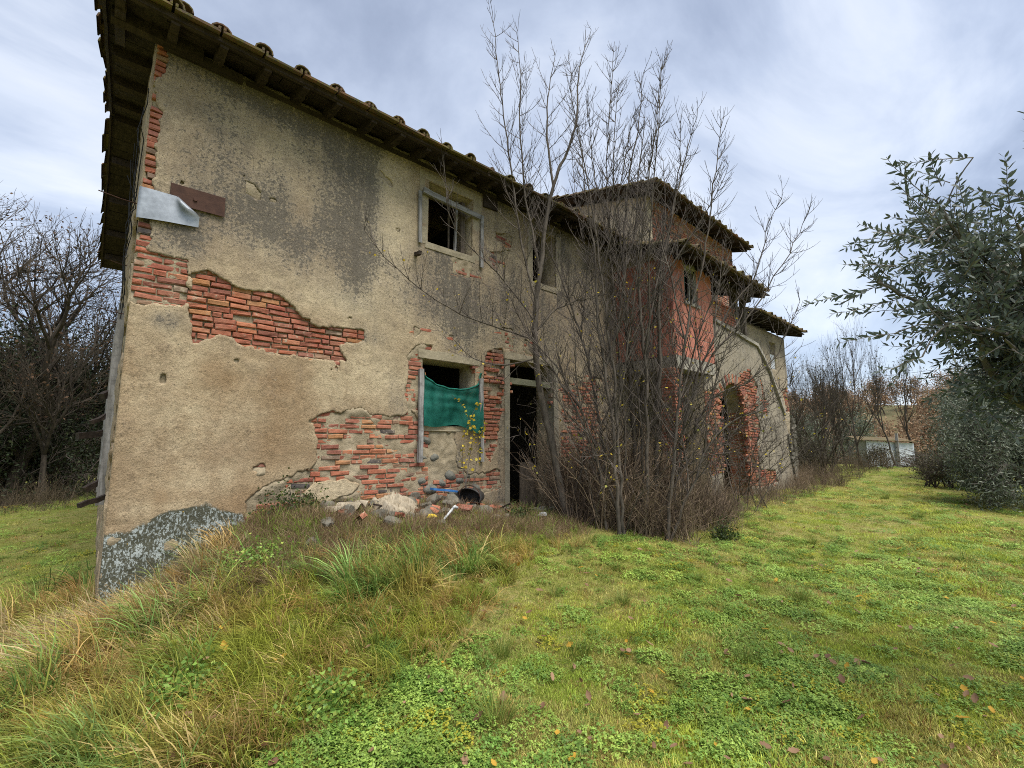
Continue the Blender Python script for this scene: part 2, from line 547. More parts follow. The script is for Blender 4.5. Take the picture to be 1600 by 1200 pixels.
M['block'] = mat_block()
M['grass'] = mat_leaf('grass_blade', inst=True, var=.38, trans=.42, rough=.5)
M['clover'] = mat_leaf('clover_leaf', inst=True, var=.25, trans=.35, rough=.5)
M['deadleaf'] = mat_leaf('fallen_leaf', inst=True, var=.25, trans=.2, rough=.7)
M['weed'] = mat_leaf('dry_weed', inst=True, var=.35, trans=.1, rough=.85, spec=.1)
M['yellow'] = mat_leaf('yellow_leaf', stops=[(0, (.50, .36, .03)), (.5, (.58, .44, .05)), (.8, (.42, .36, .05)), (1, (.26, .29, .05))], var=.2)
M['olive'] = mat_leaf('olive_leaf', stops=[(0, (.06, .08, .055)), (.6, (.09, .115, .08)), (1, (.15, .165, .09))], var=.3, trans=.25, rough=.40, back=(.10, .125, .10))
M['olivefar'] = mat_leaf('silvery_olive_leaf', stops=[(0, (.065, .085, .055)), (.5, (.115, .14, .095)), (1, (.21, .23, .17))], var=.3, trans=.2, rough=.5)
M['evergreen'] = mat_leaf('evergreen_leaf', stops=[(0, (.012, .02, .008)), (.6, (.022, .034, .013)), (1, (.045, .055, .02))], var=.3, trans=.15, rough=.6)
M['oakleaf'] = mat_leaf('brown_oak_leaf', stops=[(0, (.07, .045, .028)), (.5, (.12, .07, .04)), (.8, (.10, .065, .042)), (1, (.19, .11, .05))], var=.3, trans=.3, rough=.7)
M['farleaf'] = mat_leaf('rust_oak_leaf', stops=[(0, (.21, .125, .07)), (.5, (.31, .20, .115)), (.8, (.26, .19, .12)), (1, (.38, .27, .14))], var=.3, trans=.3, rough=.7)
M['shrubleaf'] = mat_leaf('dull_shrub_leaf', stops=[(0, (.05, .05, .03)), (.5, (.085, .085, .045)), (1, (.13, .115, .06))], var=.35, trans=.2, rough=.6)
M['freshleaf'] = mat_leaf('fresh_weed_leaf', stops=[(0, (.12, .22, .05)), (.6, (.2, .33, .06)), (1, (.33, .4, .08))], var=.3, trans=.35, rough=.5)

# ------------------------------------------------------------------ ground
CP = np.array([
    (-.1, -5.8, 0), (2, -6, 0), (0, -4, .03), (1.5, -4, .04), (2.5, -5, 0), (-2, -5, 0), (-2, -8, 0), (4, -9, -.1), (6, -6, 0),
    (0, 0, .1), (.5, -.1, .2), (1.2, 0, .70), (2, 0, .76), (3.2, 0, .74), (4.4, 0, .58), (5.1, 0, .42), (6.2, 0, .32), (8, 0, .3),
    (8.2, -1.4, .33), (10, -1.4, .3), (12, -1.4, .3), (15, -1.4, .3), (19, -.5, .3),
    (1.3, -.9, .58), (2.2, -1.0, .64), (3.4, -1, .58), (4.4, -.9, .48), (.3, -.8, .2), (1.2, -2, .36), (2.5, -2, .33), (4, -2, .28),
    (.2, -2, .16), (2, -3, .12), (4, -3, .1), (6, -2.5, .17), (5.5, -1.5, .3),
    (-.7, 0, .0), (-1.5, -1.5, .06), (-2, 2, -.12), (-1, 4, -.05), (0, 8, .08), (0, 4, .04), (-4, 8, -.1), (-3, 15, -.25), (0, 20, -.2), (10, 14, 0), (20, 8, .2),
    (7, -4, .04), (10, -4, .13), (15, -3, .32), (20, -2.5, .47), (20, -5, .45), (24, -6, .38), (26, -3, .43), (14, -7, .1), (20, -9, 0),
    (10, -9, -.15), (16, -12, -.7), (25, -14, -1), (32, -4, -.2), (32, -8, -.5), (32, 2, 0), (-8, -5, -.1), (-8, 5, -.3), (6, -14, -.5)], float)


def _tps(r2): return r2 * np.log(r2 + 1e-9) * .5


_n = len(CP)
_A = np.zeros((_n + 3, _n + 3))
_r2 = ((CP[:, None, :2] - CP[None, :, :2]) ** 2).sum(-1)
_A[:_n, :_n] = _tps(_r2) + np.eye(_n) * .02
_A[:_n, _n] = 1; _A[:_n, _n + 1:] = CP[:, :2]; _A[_n, :_n] = 1; _A[_n + 1:, :_n] = CP[:, :2].T
_W = np.linalg.solve(_A, np.concatenate([CP[:, 2], [0, 0, 0]]))


def ground_z(x, y, fine=True):
    x = np.atleast_1d(np.asarray(x, float)); y = np.atleast_1d(np.asarray(y, float))
    z = np.zeros_like(x)
    cx = np.clip(x, -10, 34); cy = np.clip(y, -15, 20)
    for i in range(0, len(x), 20000):
        sl = slice(i, i + 20000)
        r2 = (cx[sl, None] - CP[None, :, 0]) ** 2 + (cy[sl, None] - CP[None, :, 1]) ** 2
        z[sl] = _tps(r2) @ _W[:_n] + _W[_n] + _W[_n + 1] * cx[sl] + _W[_n + 2] * cy[sl]
    z = np.clip(z, -1.6, 1.0)
    d = np.hypot(x - 12, y + 1)
    far = -4.5 * smooth(30, 60, d) + 13 * smooth(70, 150, d) * smooth(-.2, .8, (x * .97 + y * .2) / (d + 1)) + 5 * smooth(90, 200, d)
    far = far + 6 * (fbm(x / 60, y / 60, 3, 5) - .5) * smooth(50, 120, d)
    z = z * (1 - smooth(22, 45, d)) + far
    if fine:
        z = z + (fbm(x * 1.6, y * 1.6, 3, 3) - .5) * .10 * (1 - smooth(0, 30, d) * .5)
    # keep the ground below the house floors
    return z


def build_ground():
    def axis(lo, hi, s, far):
        a = np.arange(lo, hi + s / 2, s); l = [a[0]]; r = [a[-1]]; st = s
        while l[-1] > -far: st *= 1.22; l.append(l[-1] - st)
        st = s
        while r[-1] < far: st *= 1.22; r.append(r[-1] + st)
        return np.array(l[::-1][:-1] + a.tolist() + r[1:])
    xs = axis(-4, 24, .11, 900); ys = axis(-7, 3, .11, 900)
    X, Y = np.meshgrid(xs, ys)
    Z = ground_z(X.ravel(), Y.ravel())
    V = np.stack([X.ravel(), Y.ravel(), Z], 1)
    nx = len(xs); ny = len(ys)
    i = np.arange((nx - 1) * (ny - 1)); r = i // (nx - 1); c = i % (nx - 1); a = r * nx + c
    o = link('ground', np_mesh('ground', V, np.stack([a, a + 1, a + nx + 1, a + nx], 1), M['soil'], smooth_shade=True))
    kind(o, 'structure')


build_ground()


# ------------------------------------------------------------------ walls with holes
def sheet(name, u0, u1, w0, w1, cell, sdf, to3d, m, parent, thick=.03, disp=None, mask=None, iters=2):
    """a wall surface on a grid; kept where sdf > 0, edges snapped to sdf = 0 and turned back by thick"""
    us = np.linspace(u0, u1, int(round((u1 - u0) / cell)) + 1); ws = np.linspace(w0, w1, int(round((w1 - w0) / cell)) + 1)
    U, Wd = np.meshgrid(us, ws); nx = len(us)
    F = sdf(U, Wd)
    cu = (U[:-1, :-1] + U[1:, 1:]) / 2; cw = (Wd[:-1, :-1] + Wd[1:, 1:]) / 2
    keep = (F[:-1, :-1] + F[1:, :-1] + F[:-1, 1:] + F[1:, 1:]) > 0
    gz, gx = np.gradient(F, ws, us)
    idx = np.arange(U.size).reshape(U.shape)
    q = np.stack([idx[:-1, :-1][keep], idx[:-1, 1:][keep], idx[1:, 1:][keep], idx[1:, :-1][keep]], 1)
    ed = np.concatenate([q[:, [0, 1]], q[:, [1, 2]], q[:, [2, 3]], q[:, [3, 0]]])
    key = np.sort(ed, 1); code = key[:, 0].astype(np.int64) * U.size + key[:, 1]
    un, inv, cnt = np.unique(code, return_inverse=True, return_counts=True)
    be = ed[cnt[inv] == 1]
    bv = np.unique(be)
    u = U.ravel().copy(); w = Wd.ravel().copy(); f = F.ravel()
    gx = gx.ravel(); gz = gz.ravel()
    g2 = gx[bv] ** 2 + gz[bv] ** 2 + 1e-6
    step = np.clip(f[bv] / g2, -2, 2)
    du = np.clip(step * gx[bv], -.8 * cell, .8 * cell); dw = np.clip(step * gz[bv], -.8 * cell, .8 * cell)
    on = (np.abs(f[bv]) < 2 * cell)
    u[bv] = np.clip(u[bv] - du * on, u0, u1); w[bv] = np.clip(w[bv] - dw * on, w0, w1)
    used = np.unique(q); remap = -np.ones(U.size, np.int64); remap[used] = np.arange(len(used))
    uu = u[used]; ww = w[used]
    dz = disp(uu, ww) if disp is not None else np.zeros_like(uu)
    V = to3d(uu, ww, dz)
    Q = remap[q]
    b = remap[be]; bvn = np.unique(b)
    back = to3d(uu[bvn], ww[bvn], dz[bvn] + thick)
    rb = -np.ones(len(used), np.int64); rb[bvn] = len(used) + np.arange(len(bvn))
    Q2 = np.stack([b[:, 1], b[:, 0], rb[b[:, 0]], rb[b[:, 1]]], 1)
    VV = np.concatenate([V, back])
    me = np_mesh(name, VV, np.concatenate([Q, Q2]), m)
    if mask is not None:
        C = mask(uu, ww)
        set_col(me, 'mask', np.concatenate([C, C[bvn]]))
    return link(name, me, parent)


FRONT = lambda y: (lambda u, w, d: np.stack([u, y + d, w], 1))           # wall facing -y; d goes into the wall
LEFT = lambda x: (lambda u, w, d: np.stack([x + d, -u, w], 1))           # wall facing -x; u = -y


def ragged(U, W, polys, amp=.05, sc=5, seed=1):
    d = np.full(U.shape, 9.)
    for p in polys: d = np.minimum(d, poly_sd(U, W, p))
    n = (fbm(U * sc, W * sc, 4, seed) - .5) * 2 * amp + (fbm(U * sc * 4, W * sc * 4, 2, seed + 5) - .5) * amp * .7
    return d + n


# brick meshes: chamfered boxes with uneven faces, shared by all bricks
def brick_mesh(l, h, d, seed, m, rough=.004):
    r = np.random.default_rng(seed)
    b = min(.008, h * .15)
    V = [];
    for (y, i) in ((0, b), (b * .9, 0), (d, 0)):
        for sx, sz in ((-1, -1), (1, -1), (1, 1), (-1, 1)):
            V.append((sx * (l / 2 - i), y, sz * (h / 2 - i)))
    V = np.array(V)
    V[:8] += r.uniform(-rough, rough, (8, 3))
    F = [(0, 1, 2, 3)]
    for k in (0, 4):
        for j in range(4): F.append((k + j, k + 4 + j, k + 4 + (j + 1) % 4, k + (j + 1) % 4))
    mb = MB(); mb.add(V, F)
    return mb.mesh('brick', m)


BRICKS = [brick_mesh(.25, .052, .09, i, M['brick'], .006) for i in range(12)]
BRICK_J = [np.array([v.co[:] for v in b.vertices]) for b in BRICKS]
BRICK_F = [tuple(p.vertices) for p in BRICKS[0].polygons]


def brick_field(parent, cover, bbox, place, limit=300, course=.0655, recess=.012, drop=.04, jit=.008, seed=3, mat_joined=None, name='brick', z_phase=0, lmin=.2, lmax=.28):
    """courses of bricks wherever cover(u, w) < 0 (a cut in the plaster). place(u, w, d) gives the 3D point, axes the two directions"""
    r = np.random.default_rng(seed)
    u0, u1, w0, w1 = bbox
    rows = []
    for k in range(int((w1 - w0) / course) + 1):
        w = w0 + z_phase + (k + .5) * course
        u = u0 - r.uniform(0, .25)
        while u < u1:
            l = r.uniform(lmin, lmax) * (1 if r.random() > .16 else .5)
            rows.append((u + l / 2, w + r.uniform(-.003, .003), l - r.uniform(.010, .020)))
            u += l
    R = np.array(rows)
    a_ = np.maximum(R[:, 0] - R[:, 2] / 2, u0 + .002); b_ = np.minimum(R[:, 0] + R[:, 2] / 2, u1)
    R = R[b_ - a_ > .05]; a_, b_ = np.maximum(R[:, 0] - R[:, 2] / 2, u0 + .002), np.minimum(R[:, 0] + R[:, 2] / 2, u1)
    R[:, 0] = (a_ + b_) / 2; R[:, 2] = b_ - a_
    mn = np.full(len(R), 9.)
    for fu in (-.45, 0, .45):
        for fw in (-.3, .3):
            mn = np.minimum(mn, cover(R[:, 0] + fu * R[:, 2], R[:, 1] + fw * course))
    R = R[(mn < .004) & (R[:, 0] + R[:, 2] / 2 > u0) & (R[:, 0] - R[:, 2] / 2 < u1)]
    R = R[r.random(len(R)) > drop]
    P, AU, AN = place
    pos = P(R[:, 0], R[:, 1], r.uniform(recess - jit, recess + jit, len(R)))
    o_ = np.argsort(((pos - np.array(CAM)) ** 2).sum(1))
    mb = MB(); made = 0
    for n_i, i in enumerate(o_):
        k = int(r.integers(len(BRICKS)))
        rot = Matrix((AU, AN, (0, 0, 1))).transposed() @ Matrix.Rotation(r.normal(0, .012), 3, 'Y') @ Matrix.Rotation(r.normal(0, .02), 3, 'Z')
        sx = R[i, 2] / .25
        sz = r.uniform(.9, 1.08) * course / .0655
        if n_i < limit:
            o = bpy.data.objects.new(name, BRICKS[k]); COL.objects.link(o); o.parent = parent
            o.matrix_local = Matrix.Translation(pos[i].tolist()) @ rot.to_4x4() @ Matrix.Diagonal((sx, 1, sz, 1))
            made += 1
        else:
            V = (BRICK_J[k] * np.array([sx, 1, sz])) @ np.array(rot).T + pos[i]
            mb.add(V, BRICK_F)
    if mb.n:
        kind(mb.build(name + '_field', mat_joined or M['brickj'], parent), 'stuff')
    return made


PLACE_F = lambda y: (lambda u, w, d: np.stack([u, y + d, w], 1), Vector((1, 0, 0)), Vector((0, 1, 0)))
PLACE_L = lambda x: (lambda u, w, d: np.stack([x + d, -u, w], 1), Vector((0, -1, 0)), Vector((1, 0, 0)))

# ------------------------------------------------------------------ farmhouse, the near block
QUOIN_TOP = [(-.2, 5.84), (.09, 5.95), (.09, 5.57), (-.02, 5.4), (.01, 5.27), (.11, 5.11), (.08, 4.87), (.06, 4.66), (.1, 4.26), (.12, 4.1), (-.2, 4.05)]
QUOIN_MID = [(-.2, 3.95), (.12, 3.95), (.09, 3.57), (.26, 3.55), (.45, 3.53), (.5, 3.1), (.42, 3.01), (.19, 3.02), (.09, 2.96), (-.2, 3.03)]
PATCH_B = [(.47, 3.41), (.65, 3.48), (.77, 3.41), (1.01, 3.32), (1.24, 3.36), (1.46, 3.3), (1.63, 3.12), (1.85, 3.05), (2.46, 3.12), (2.45, 2.95),
           (2.13, 2.84), (2.2, 2.66), (1.88, 2.62), (1.43, 2.62), (1.05, 2.67), (.79, 2.77), (.54, 2.63), (.48, 2.88)]
PATCH_C = [(1.17, .5), (1.16, .93), (1.32, 1.08), (1.55, 1.19), (1.8, 1.25), (1.92, 1.36), (1.89, 1.6), (1.82, 1.83), (1.99, 1.97), (2.45, 2.02),
           (2.63, 1.96), (3.08, 1.96), (3.18, 2.05), (3.36, 1.88), (3.5, 1.76), (3.95, 1.74), (4.0, 1.3), (4.15, 1.1), (4.39, 1.09), (4.88, 1.15), (4.88, .84), (4.33, .7), (3.74, .46), (2.47, .45)]
ISLAND_C = [(1.74, .97), (1.88, 1.1), (2.27, 1.12), (2.45, 1.04), (2.37, .93), (1.97, .84)]
PATCH_D = [(4.5, 2.8), (4.58, 3.1), (4.93, 3.2), (5.0, 2.86), (4.92, 2.13), (4.8, 1.49), (4.66, 1.24), (4.52, 1.49)]
PATCH_E = [(3.1, 2.8), (3.24, 3.0), (3.5, 3.03), (3.36, 2.68), (3.34, 2.53), (3.34, 2.06), (3.1, 2.05)]
PATCH_F1 = [(3.84, 4.53), (4.24, 4.61), (4.19, 4.29), (3.9, 4.27)]
PATCH_F2 = [(4.63, 4.83), (5.08, 5.0), (4.96, 4.68), (4.66, 4.55)]
PATCH_F3 = [(4.72, 5.27), (5.14, 5.28), (5.14, 5.06), (4.76, 5.04)]
PATCH_G = [(6.36, 2.69), (6.76, 2.7), (6.86, 2.89), (7.7, 2.94), (7.72, .94), (6.45, .88), (6.36, 1.48)]
PATCH_H = [(4.89, 3.55), (5.14, 3.56), (5.17, 3.18), (4.93, 3.18)]
PATCHES = [QUOIN_TOP, QUOIN_MID, PATCH_B, PATCH_C, PATCH_D, PATCH_E, PATCH_F1, PATCH_F2, PATCH_F3, PATCH_G, PATCH_H]
OPEN = dict(up1=(3.39, 4.24, 4.65, 5.64), up2=(5.66, 6.30, 4.57, 5.62), net=(3.37, 4.34, 1.83, 2.82), door=(5.07, 6.19, -.3, 3.02))


def facade_open(U, W):
    d = np.full(U.shape, 9.)
    for x0, x1, z0, z1 in OPEN.values(): d = np.minimum(d, rect_sd(U, W, x0, x1, z0, z1))
    return d


def facade_cut(U, W):
    d = ragged(U, W, PATCHES, .055, 7, 1)
    isl = poly_sd(U, W, ISLAND_C) + (fbm(U * 6, W * 6, 3, 9) - .5) * .08
    d = np.maximum(d, -isl)
    # small chips scattered about the weak places
    chips = (fbm(U * 3.1, W * 3.1, 4, 31) - .80) * .9
    return np.minimum(d, np.where((U > .25) & (W > .9), -chips, 9))


def facade_mask(U, W):
    n = fbm(U * .9, W * .9, 4, 11); n2 = fbm(U * 2.6, W * 1.1, 4, 12); n3 = fbm(U * 6, W * 1.2, 3, 13)
    st = .33 * smooth(3.1, 4.6, W) * smooth(2.75, 2.3, U) * (.5 + n)                                      # upper left half greyed
    st = st + .55 * smooth(.55, 0, np.abs(U - 2.15 - .25 * np.sin(W * 1.7))) * smooth(2.9, 4.2, W) * (.4 + n2)  # streaky band below the eave
    st = st + .75 * smooth(5.35, 5.8, W) * smooth(.4, 1.2, U) * smooth(2.8, 2.2, U) * (.4 + n3)
    st = st + .35 * smooth(5.5, 5.85, W)
    st = st + .65 * np.exp(-(((U - 3.7) / 1.0) ** 2 + ((W - 3.75) / .55) ** 2)) * (.45 + n2)             # mould between the two windows
    st = st + .40 * np.exp(-(((U - 4.9) / .9) ** 2 + ((W - 3.7) / .7) ** 2)) * (.5 + n2)
    st = st + .45 * np.exp(-(((U - 1.5) / 1.0) ** 2 + ((W - 4.2) / .35) ** 2)) * n2 * 1.4
    st = st + .40 * np.exp(-(((U - .42) / .25) ** 2 + ((W - 3.75) / .25) ** 2)) + .5 * np.exp(-(((U - .28) / .18) ** 2 + ((W - 2.85) / .12) ** 2))
    st = st + .35 * np.exp(-(((U - 3.0) / .2) ** 2 + ((W - 2.15) / .35) ** 2)) + .4 * np.exp(-(((U - 2.4) / .25) ** 2 + ((W - 3.0) / .12) ** 2))
    st = st + .2 * smooth(2.6, 4.5, U) * n2 * 1.4 + .28 * smooth(5.2, 6.5, U) * (.5 + n2) + .3 * smooth(.4, .1, np.abs(U - 6.6)) * smooth(3, 4, W) * n2 * 1.6
    st = st + .35 * smooth(1.1, .5, W) * smooth(4.2, 4.6, U) + .4 * np.exp(-((U - 4.95) / .12) ** 2) * smooth(3.2, 2.5, W) * n3 * 1.6
    st = st + .45 * np.exp(-(((U - 3.95) / .25) ** 2 + ((W - 1.45) / .4) ** 2)) * n2 * 1.6 + .4 * np.exp(-(((U - 3.8) / .5) ** 2 + ((W - 4.45) / .25) ** 2)) * n3 * 1.7 + .35 * smooth(1.9, 2.6, W) * smooth(3.1, 2.6, W) * smooth(.5, 1.2, U) * smooth(2.4, 1.6, U) * n2 * 1.4
    st = np.clip(1.25 * st + .45 * (n2 - .5) + .10 * smooth(2.6, 3.6, W) + .02, 0, 1)
    warm = .95 * smooth(3.0, 2.3, W) * smooth(2.2, 1.3, U) * smooth(.34, .66, fbm(U * 1.3, W * 1.3, 4, 18)) + .3 * smooth(.25, .0, U) * smooth(3, 2, W)
    pale = .7 * smooth(2.25, 2.5, U) * smooth(3.4, 2.9, U) * smooth(2.6, 4.3, W) + .8 * np.exp(-(((U - 2.1) / .55) ** 2 + ((W - 3.45) / .22) ** 2))
    pale = pale + .7 * np.exp(-(((U - 2.75) / .35) ** 2 + ((W - 2.6) / .5) ** 2)) + .5 * np.exp(-(((U - 1.5) / .35) ** 2 + ((W - 1.2) / .15) ** 2))
    pale = pale + smooth(.02, -.03, poly_sd(U, W, ISLAND_C)) * .8 + .5 * np.exp(-(((U - .55) / .3) ** 2 + ((W - .95) / .05) ** 2))
    pale = np.clip(pale * (.35 + n), 0, 1)
    edge = .78 + .14 * smooth(.2, .5, U) - .16 * smooth(.75, 1.25, U) + (fbm(U * 4, W * 4, 5, 14) - .5) * .26
    li = smooth(.10, -.10, W - edge) * smooth(1.45, 1.2, U + (fbm(U * 3, W * 3, 3, 15) - .5) * .3)
    return np.stack([st * (1 - li), np.clip(warm, 0, 1), li, pale], -1)


def facade_disp(U, W):
    d = (fbm(U * 1.2, W * 1.2, 3, 21) - .5) * .03 + (fbm(U * 9, W * 9, 3, 22) - .5) * .009
    li = smooth(.92, .70, W) * smooth(1.4, 1.2, U)
    return d + li * (.012 + (fbm(U * 16, W * 16, 3, 24) - .5) * .02)


house = thing('farmhouse', 'long two storey abandoned farmhouse with peeling tan plaster and exposed brick', 'house')
GZ = 7.32
roof_z = lambda y: 6.06 + .3 * y if y < 4.2 else 7.32 - .3 * (y - 4.2)


def build_farmhouse():
    h = house
    sheet('plaster', 0, 9.8, -.25, 5.9, .02, lambda U, W: np.minimum(facade_open(U, W), facade_cut(U, W)), FRONT(0), M['plaster'], h, .03, facade_disp, facade_mask)

    def back_d(U, W):
        deep = smooth(.06, -.06, np.minimum(np.minimum(poly_sd(U, W, PATCH_B), poly_sd(U, W, QUOIN_TOP)), poly_sd(U, W, PATCH_D)))
        cut = facade_cut(U, W)
        near = smooth(-.14, -.03, cut) * smooth(.02, -.01, cut) * smooth(.35, .6, fbm(U * 3, W * 3, 3, 43)) * ~((U < .5) & (W > 2.9))
        return .026 + .034 * deep - .026 * near * (1 - .3 * deep) + (fbm(U * 9, W * 9, 4, 41) - .5) * (.055 - .02 * deep)
    sheet('masonry', 0.004, 9.8, -.3, 5.98, .025, facade_open, FRONT(0), M['mortar'], h, .42, back_d)

    # bricks laid bare where the plaster has gone; the 300 nearest are single parts
    def cov(U, W): return np.maximum(facade_cut(U, W), -np.minimum(facade_open(U, W), 9) - .0)
    body = lambda U, W: np.maximum(facade_cut(U, W), -(facade_open(U, W) - .02))
    quo = lambda U, W: np.minimum(ragged(U, W, [QUOIN_TOP, QUOIN_MID], .055, 7, 1), 9)
    oth = lambda U, W: np.where((U < .5) & (W > 2.9), 9, body(U, W))
    brick_field(h, lambda U, W: np.where(U < .5, quo(U, W), 9), (0.0, .46, 2.9, 5.85), PLACE_F(0), 60, .068, .010, .0, .004, 5, lmin=.2, lmax=.3)
    patB = lambda U, W: np.where((U < 2.6) & (W > 2.5), oth(U, W), 9)
    brick_field(h, patB, (.46, 2.6, 2.5, 3.6), PLACE_F(0), 110, .0665, .018, .02, .009, 6, lmin=.195, lmax=.225)
    patC = lambda U, W: np.where((U < 3.5) & (W < 2.2), oth(U, W), 9)
    brick_field(h, patC, (1.1, 3.5, .5, 2.15), PLACE_F(0), 110, .0665, .016, .24, .009, 7)
    rest = lambda U, W: np.where((((U > 3.05) & (W > 2.2)) | (U > 3.5)) & ~((U < 4.1) & (W > 1.0) & (W < 1.85)), oth(U, W), 9)
    brick_field(h, rest, (3.05, 8.2, .5, 5.6), PLACE_F(0), 20, .0665, .013, .2, .008, 8)

    # river cobbles among the bricks low down by the window
    cob = []
    for k in range(4):
        mb = MB(); r = np.random.default_rng(60 + k)
        lat = []
        V = []
        for i in range(5):
            for j in range(9):
                th = math.pi * (i / 4) * .98 + .03; ph = 2 * math.pi * j / 9
                v = np.array([math.sin(th) * math.cos(ph), -math.cos(th) * .55, math.sin(th) * math.sin(ph) * .72])
                V.append(v * (1 + r.uniform(-.1, .1)))
        F = []
        for i in range(4):
            for j in range(9): F.append((i * 9 + j, i * 9 + (j + 1) % 9, (i + 1) * 9 + (j + 1) % 9, (i + 1) * 9 + j))
        mb.add(V, F); cob.append(mb.mesh('stone', M['cobble'], True))
    r = np.random.default_rng(4)
    for (x, z, s) in [(3.46, 1.62, .1), (3.42, 1.36, .075), (3.62, 1.36, .085), (3.4, 1.03, .085), (3.55, .9, .13), (3.75, .98, .08), (3.9, 1.08, .11),
                      (4.07, 1.0, .09), (4.22, 1.06, .06), (3.95, .82, .1), (4.4, .86, .1), (4.5, .72, .09), (4.25, .8, .06), (3.38, .76, .08), (3.1, .72, .09),
                      (2.9, .7, .07), (3.7, .76, .09), (2.55, .72, .08)]:
        o = bpy.data.objects.new('stone', cob[int(r.integers(4))]); COL.objects.link(o); o.parent = h
        o.location = (x, .040 if z > 1.2 else .03, z); o.scale = (s, s * .8, s * r.uniform(.75, 1.0)); o.rotation_euler = (0, r.uniform(-.5, .5), 0)

    # side wall with the gable, facing left
    gab = [(-.05, -.6), (-.05, 5.95), (-4.2, GZ - .14), (-8.4, 5.9), (-8.4, -.6)]
    mskl = lambda U, W: np.stack([np.clip(.25 + .5 * (fbm(U * 2, W, 3, 51) - .5), 0, 1), .4 * fbm(U, W, 3, 52), smooth(.9, .5, W) * smooth(-1.5, -.2, U) * .0, .25 * fbm(U * 2, W * 2, 3, 53)], -1)
    sidecut = lambda U, W: np.minimum(-poly_sd(U, W, gab), (fbm(U * 1.5, W * 1.5, 4, 54) - .40) * .5 + .05 * 0)
    sheet('side_plaster', -8.4, -.05, -.6, 7.3, .05, sidecut, LEFT(-.012), M['plaster'], h, .03,
          lambda U, W: (fbm(U * 5, W * 5, 4, 55) - .5) * .05, mskl)
    sheet('side_masonry', -8.4, -.05, -.6, 7.3, .07, lambda U, W: -poly_sd(U, W, gab), LEFT(0.0), M['mortar'], h, .02,
          lambda U, W: .02 + (fbm(U * 6, W * 6, 4, 56) - .5) * .06)
    MB().box((4.9, 8.35, 2.7), (9.8, .1, 6.4)).build('rear_wall', M['plaster2'], h)
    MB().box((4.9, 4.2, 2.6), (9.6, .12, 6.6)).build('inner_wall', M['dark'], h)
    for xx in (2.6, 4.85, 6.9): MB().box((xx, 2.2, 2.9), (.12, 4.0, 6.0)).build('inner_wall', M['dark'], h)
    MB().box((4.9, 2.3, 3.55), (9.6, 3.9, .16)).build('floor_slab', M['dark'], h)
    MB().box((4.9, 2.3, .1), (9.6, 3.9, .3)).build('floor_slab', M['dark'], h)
    # rendered surrounds and stone heads and sills of the openings
    MB().box((3.30, .062, 5.14), (.16, .14, 1.06), None, .006).build('window_surround', M['render'], h)
    MB().box((4.335, .062, 5.14), (.17, .14, 1.06), None, .006).build('window_surround', M['render'], h)
    MB().box((3.82, .068, 5.72), (1.2, .15, .13), None, .006).build('lintel', M['render'], h)
    MB().box((3.82, .088, 4.60), (.95, .20, .10), None, .008).build('window_sill', M['render'], h)
    MB().box((5.59, .062, 5.1), (.13, .14, 1.1), None, .006).build('window_surround', M['render'], h)
    MB().box((6.37, .062, 5.1), (.13, .14, 1.1), None, .006).build('window_surround', M['render'], h)
    MB().box((5.98, .09, 4.52), (.75, .2, .1), None, .008).build('window_sill', M['render'], h)
    MB().box((3.86, .096, 2.90), (1.16, .2, .15), None, .014).build('lintel', M['render'], h)
    MB().box((3.86, .11, 1.79), (1.0, .22, .07), None, .012).build('window_sill', M['render'], h)
    MB().box((5.025, .072, 1.65), (.10, .17, 2.8), None, .008).build('door_jamb', M['jamb'], h)
    MB().box((6.25, .072, 1.65), (.13, .17, 2.8), None, .008).build('door_jamb', M['jamb'], h)
    MB().box((5.63, .07, 3.085), (1.34, .17, .12), None, .01).build('lintel', M['render'], h)
    MB().box((5.63, .10, 2.65), (1.11, .13, .11), None, .008).build('transom_bar', M['mossy'], h)
    MB().box((5.63, -.02, .37), (1.3, .3, .12), None, .01).build('doorstep', M['stonegrey'], h)
    # weathered remains of the shutter frames
    mb = MB().beam((3.215, -.035, 5.40), (3.245, -.03, 4.58), .055, .03, .003, 6)
    mb.build('shutter_batten', M['grey_wood'], h)
    MB().beam((4.42, -.035, 5.42), (4.42, -.03, 4.5), .06, .03, .003, 6).build('shutter_batten', M['grey_wood'], h)
    MB().beam((3.26, -.06, 5.42), (4.36, -.05, 5.36), .045, .085, .004, 6).build('fallen_rail', M['grey_wood_x'], h)
    f = MB().beam((4.12, .12, 5.6), (4.12, .12, 4.66), .07, .05, .002, 4).build('casement_frame', M['post'], h)
    MB().beam((4.03, .16, 5.6), (4.00, .16, 4.66), .035, .04, .002, 4).build('stile', M['grey_wood'], f)
    MB().beam((3.9, .2, 5.5), (3.9, .2, 4.66), .02, .03, .002, 4).build('glazing_bar', M['post'], f)
    MB().beam((3.40, .2, 5.56), (4.2, .2, 5.56), .04, .03, .002, 4).build('head_rail', M['grey_wood_x'], f)
    MB().beam((5.72, .12, 5.6), (5.72, .12, 4.6), .05, .05, .002, 4).build('casement_frame', M['post'], h)
    MB().beam((5.98, .15, 5.6), (6.0, .15, 4.6), .04, .04, .002, 4).build('glazing_bar', M['post'], h)
    MB().beam((3.32, -.03, 2.66), (3.335, -.035, 1.30), .07, .045, .004, 8).build('shutter_batten', M['grey_wood'], h)
    MB().beam((4.43, -.03, 2.62), (4.46, -.035, 1.28), .065, .045, .004, 8).build('shutter_batten', M['grey_wood'], h)
    MB().beam((4.45, -.03, 5.73), (4.75, -.03, 5.75), .03, .26, .004, 2).build('dark_board', M['plank'], h)
    MB().beam((3.2, .05, 4.40), (3.17, -.17, 4.36), .05, .05, .006, 3).build('beam_stub', M['beam'], h)
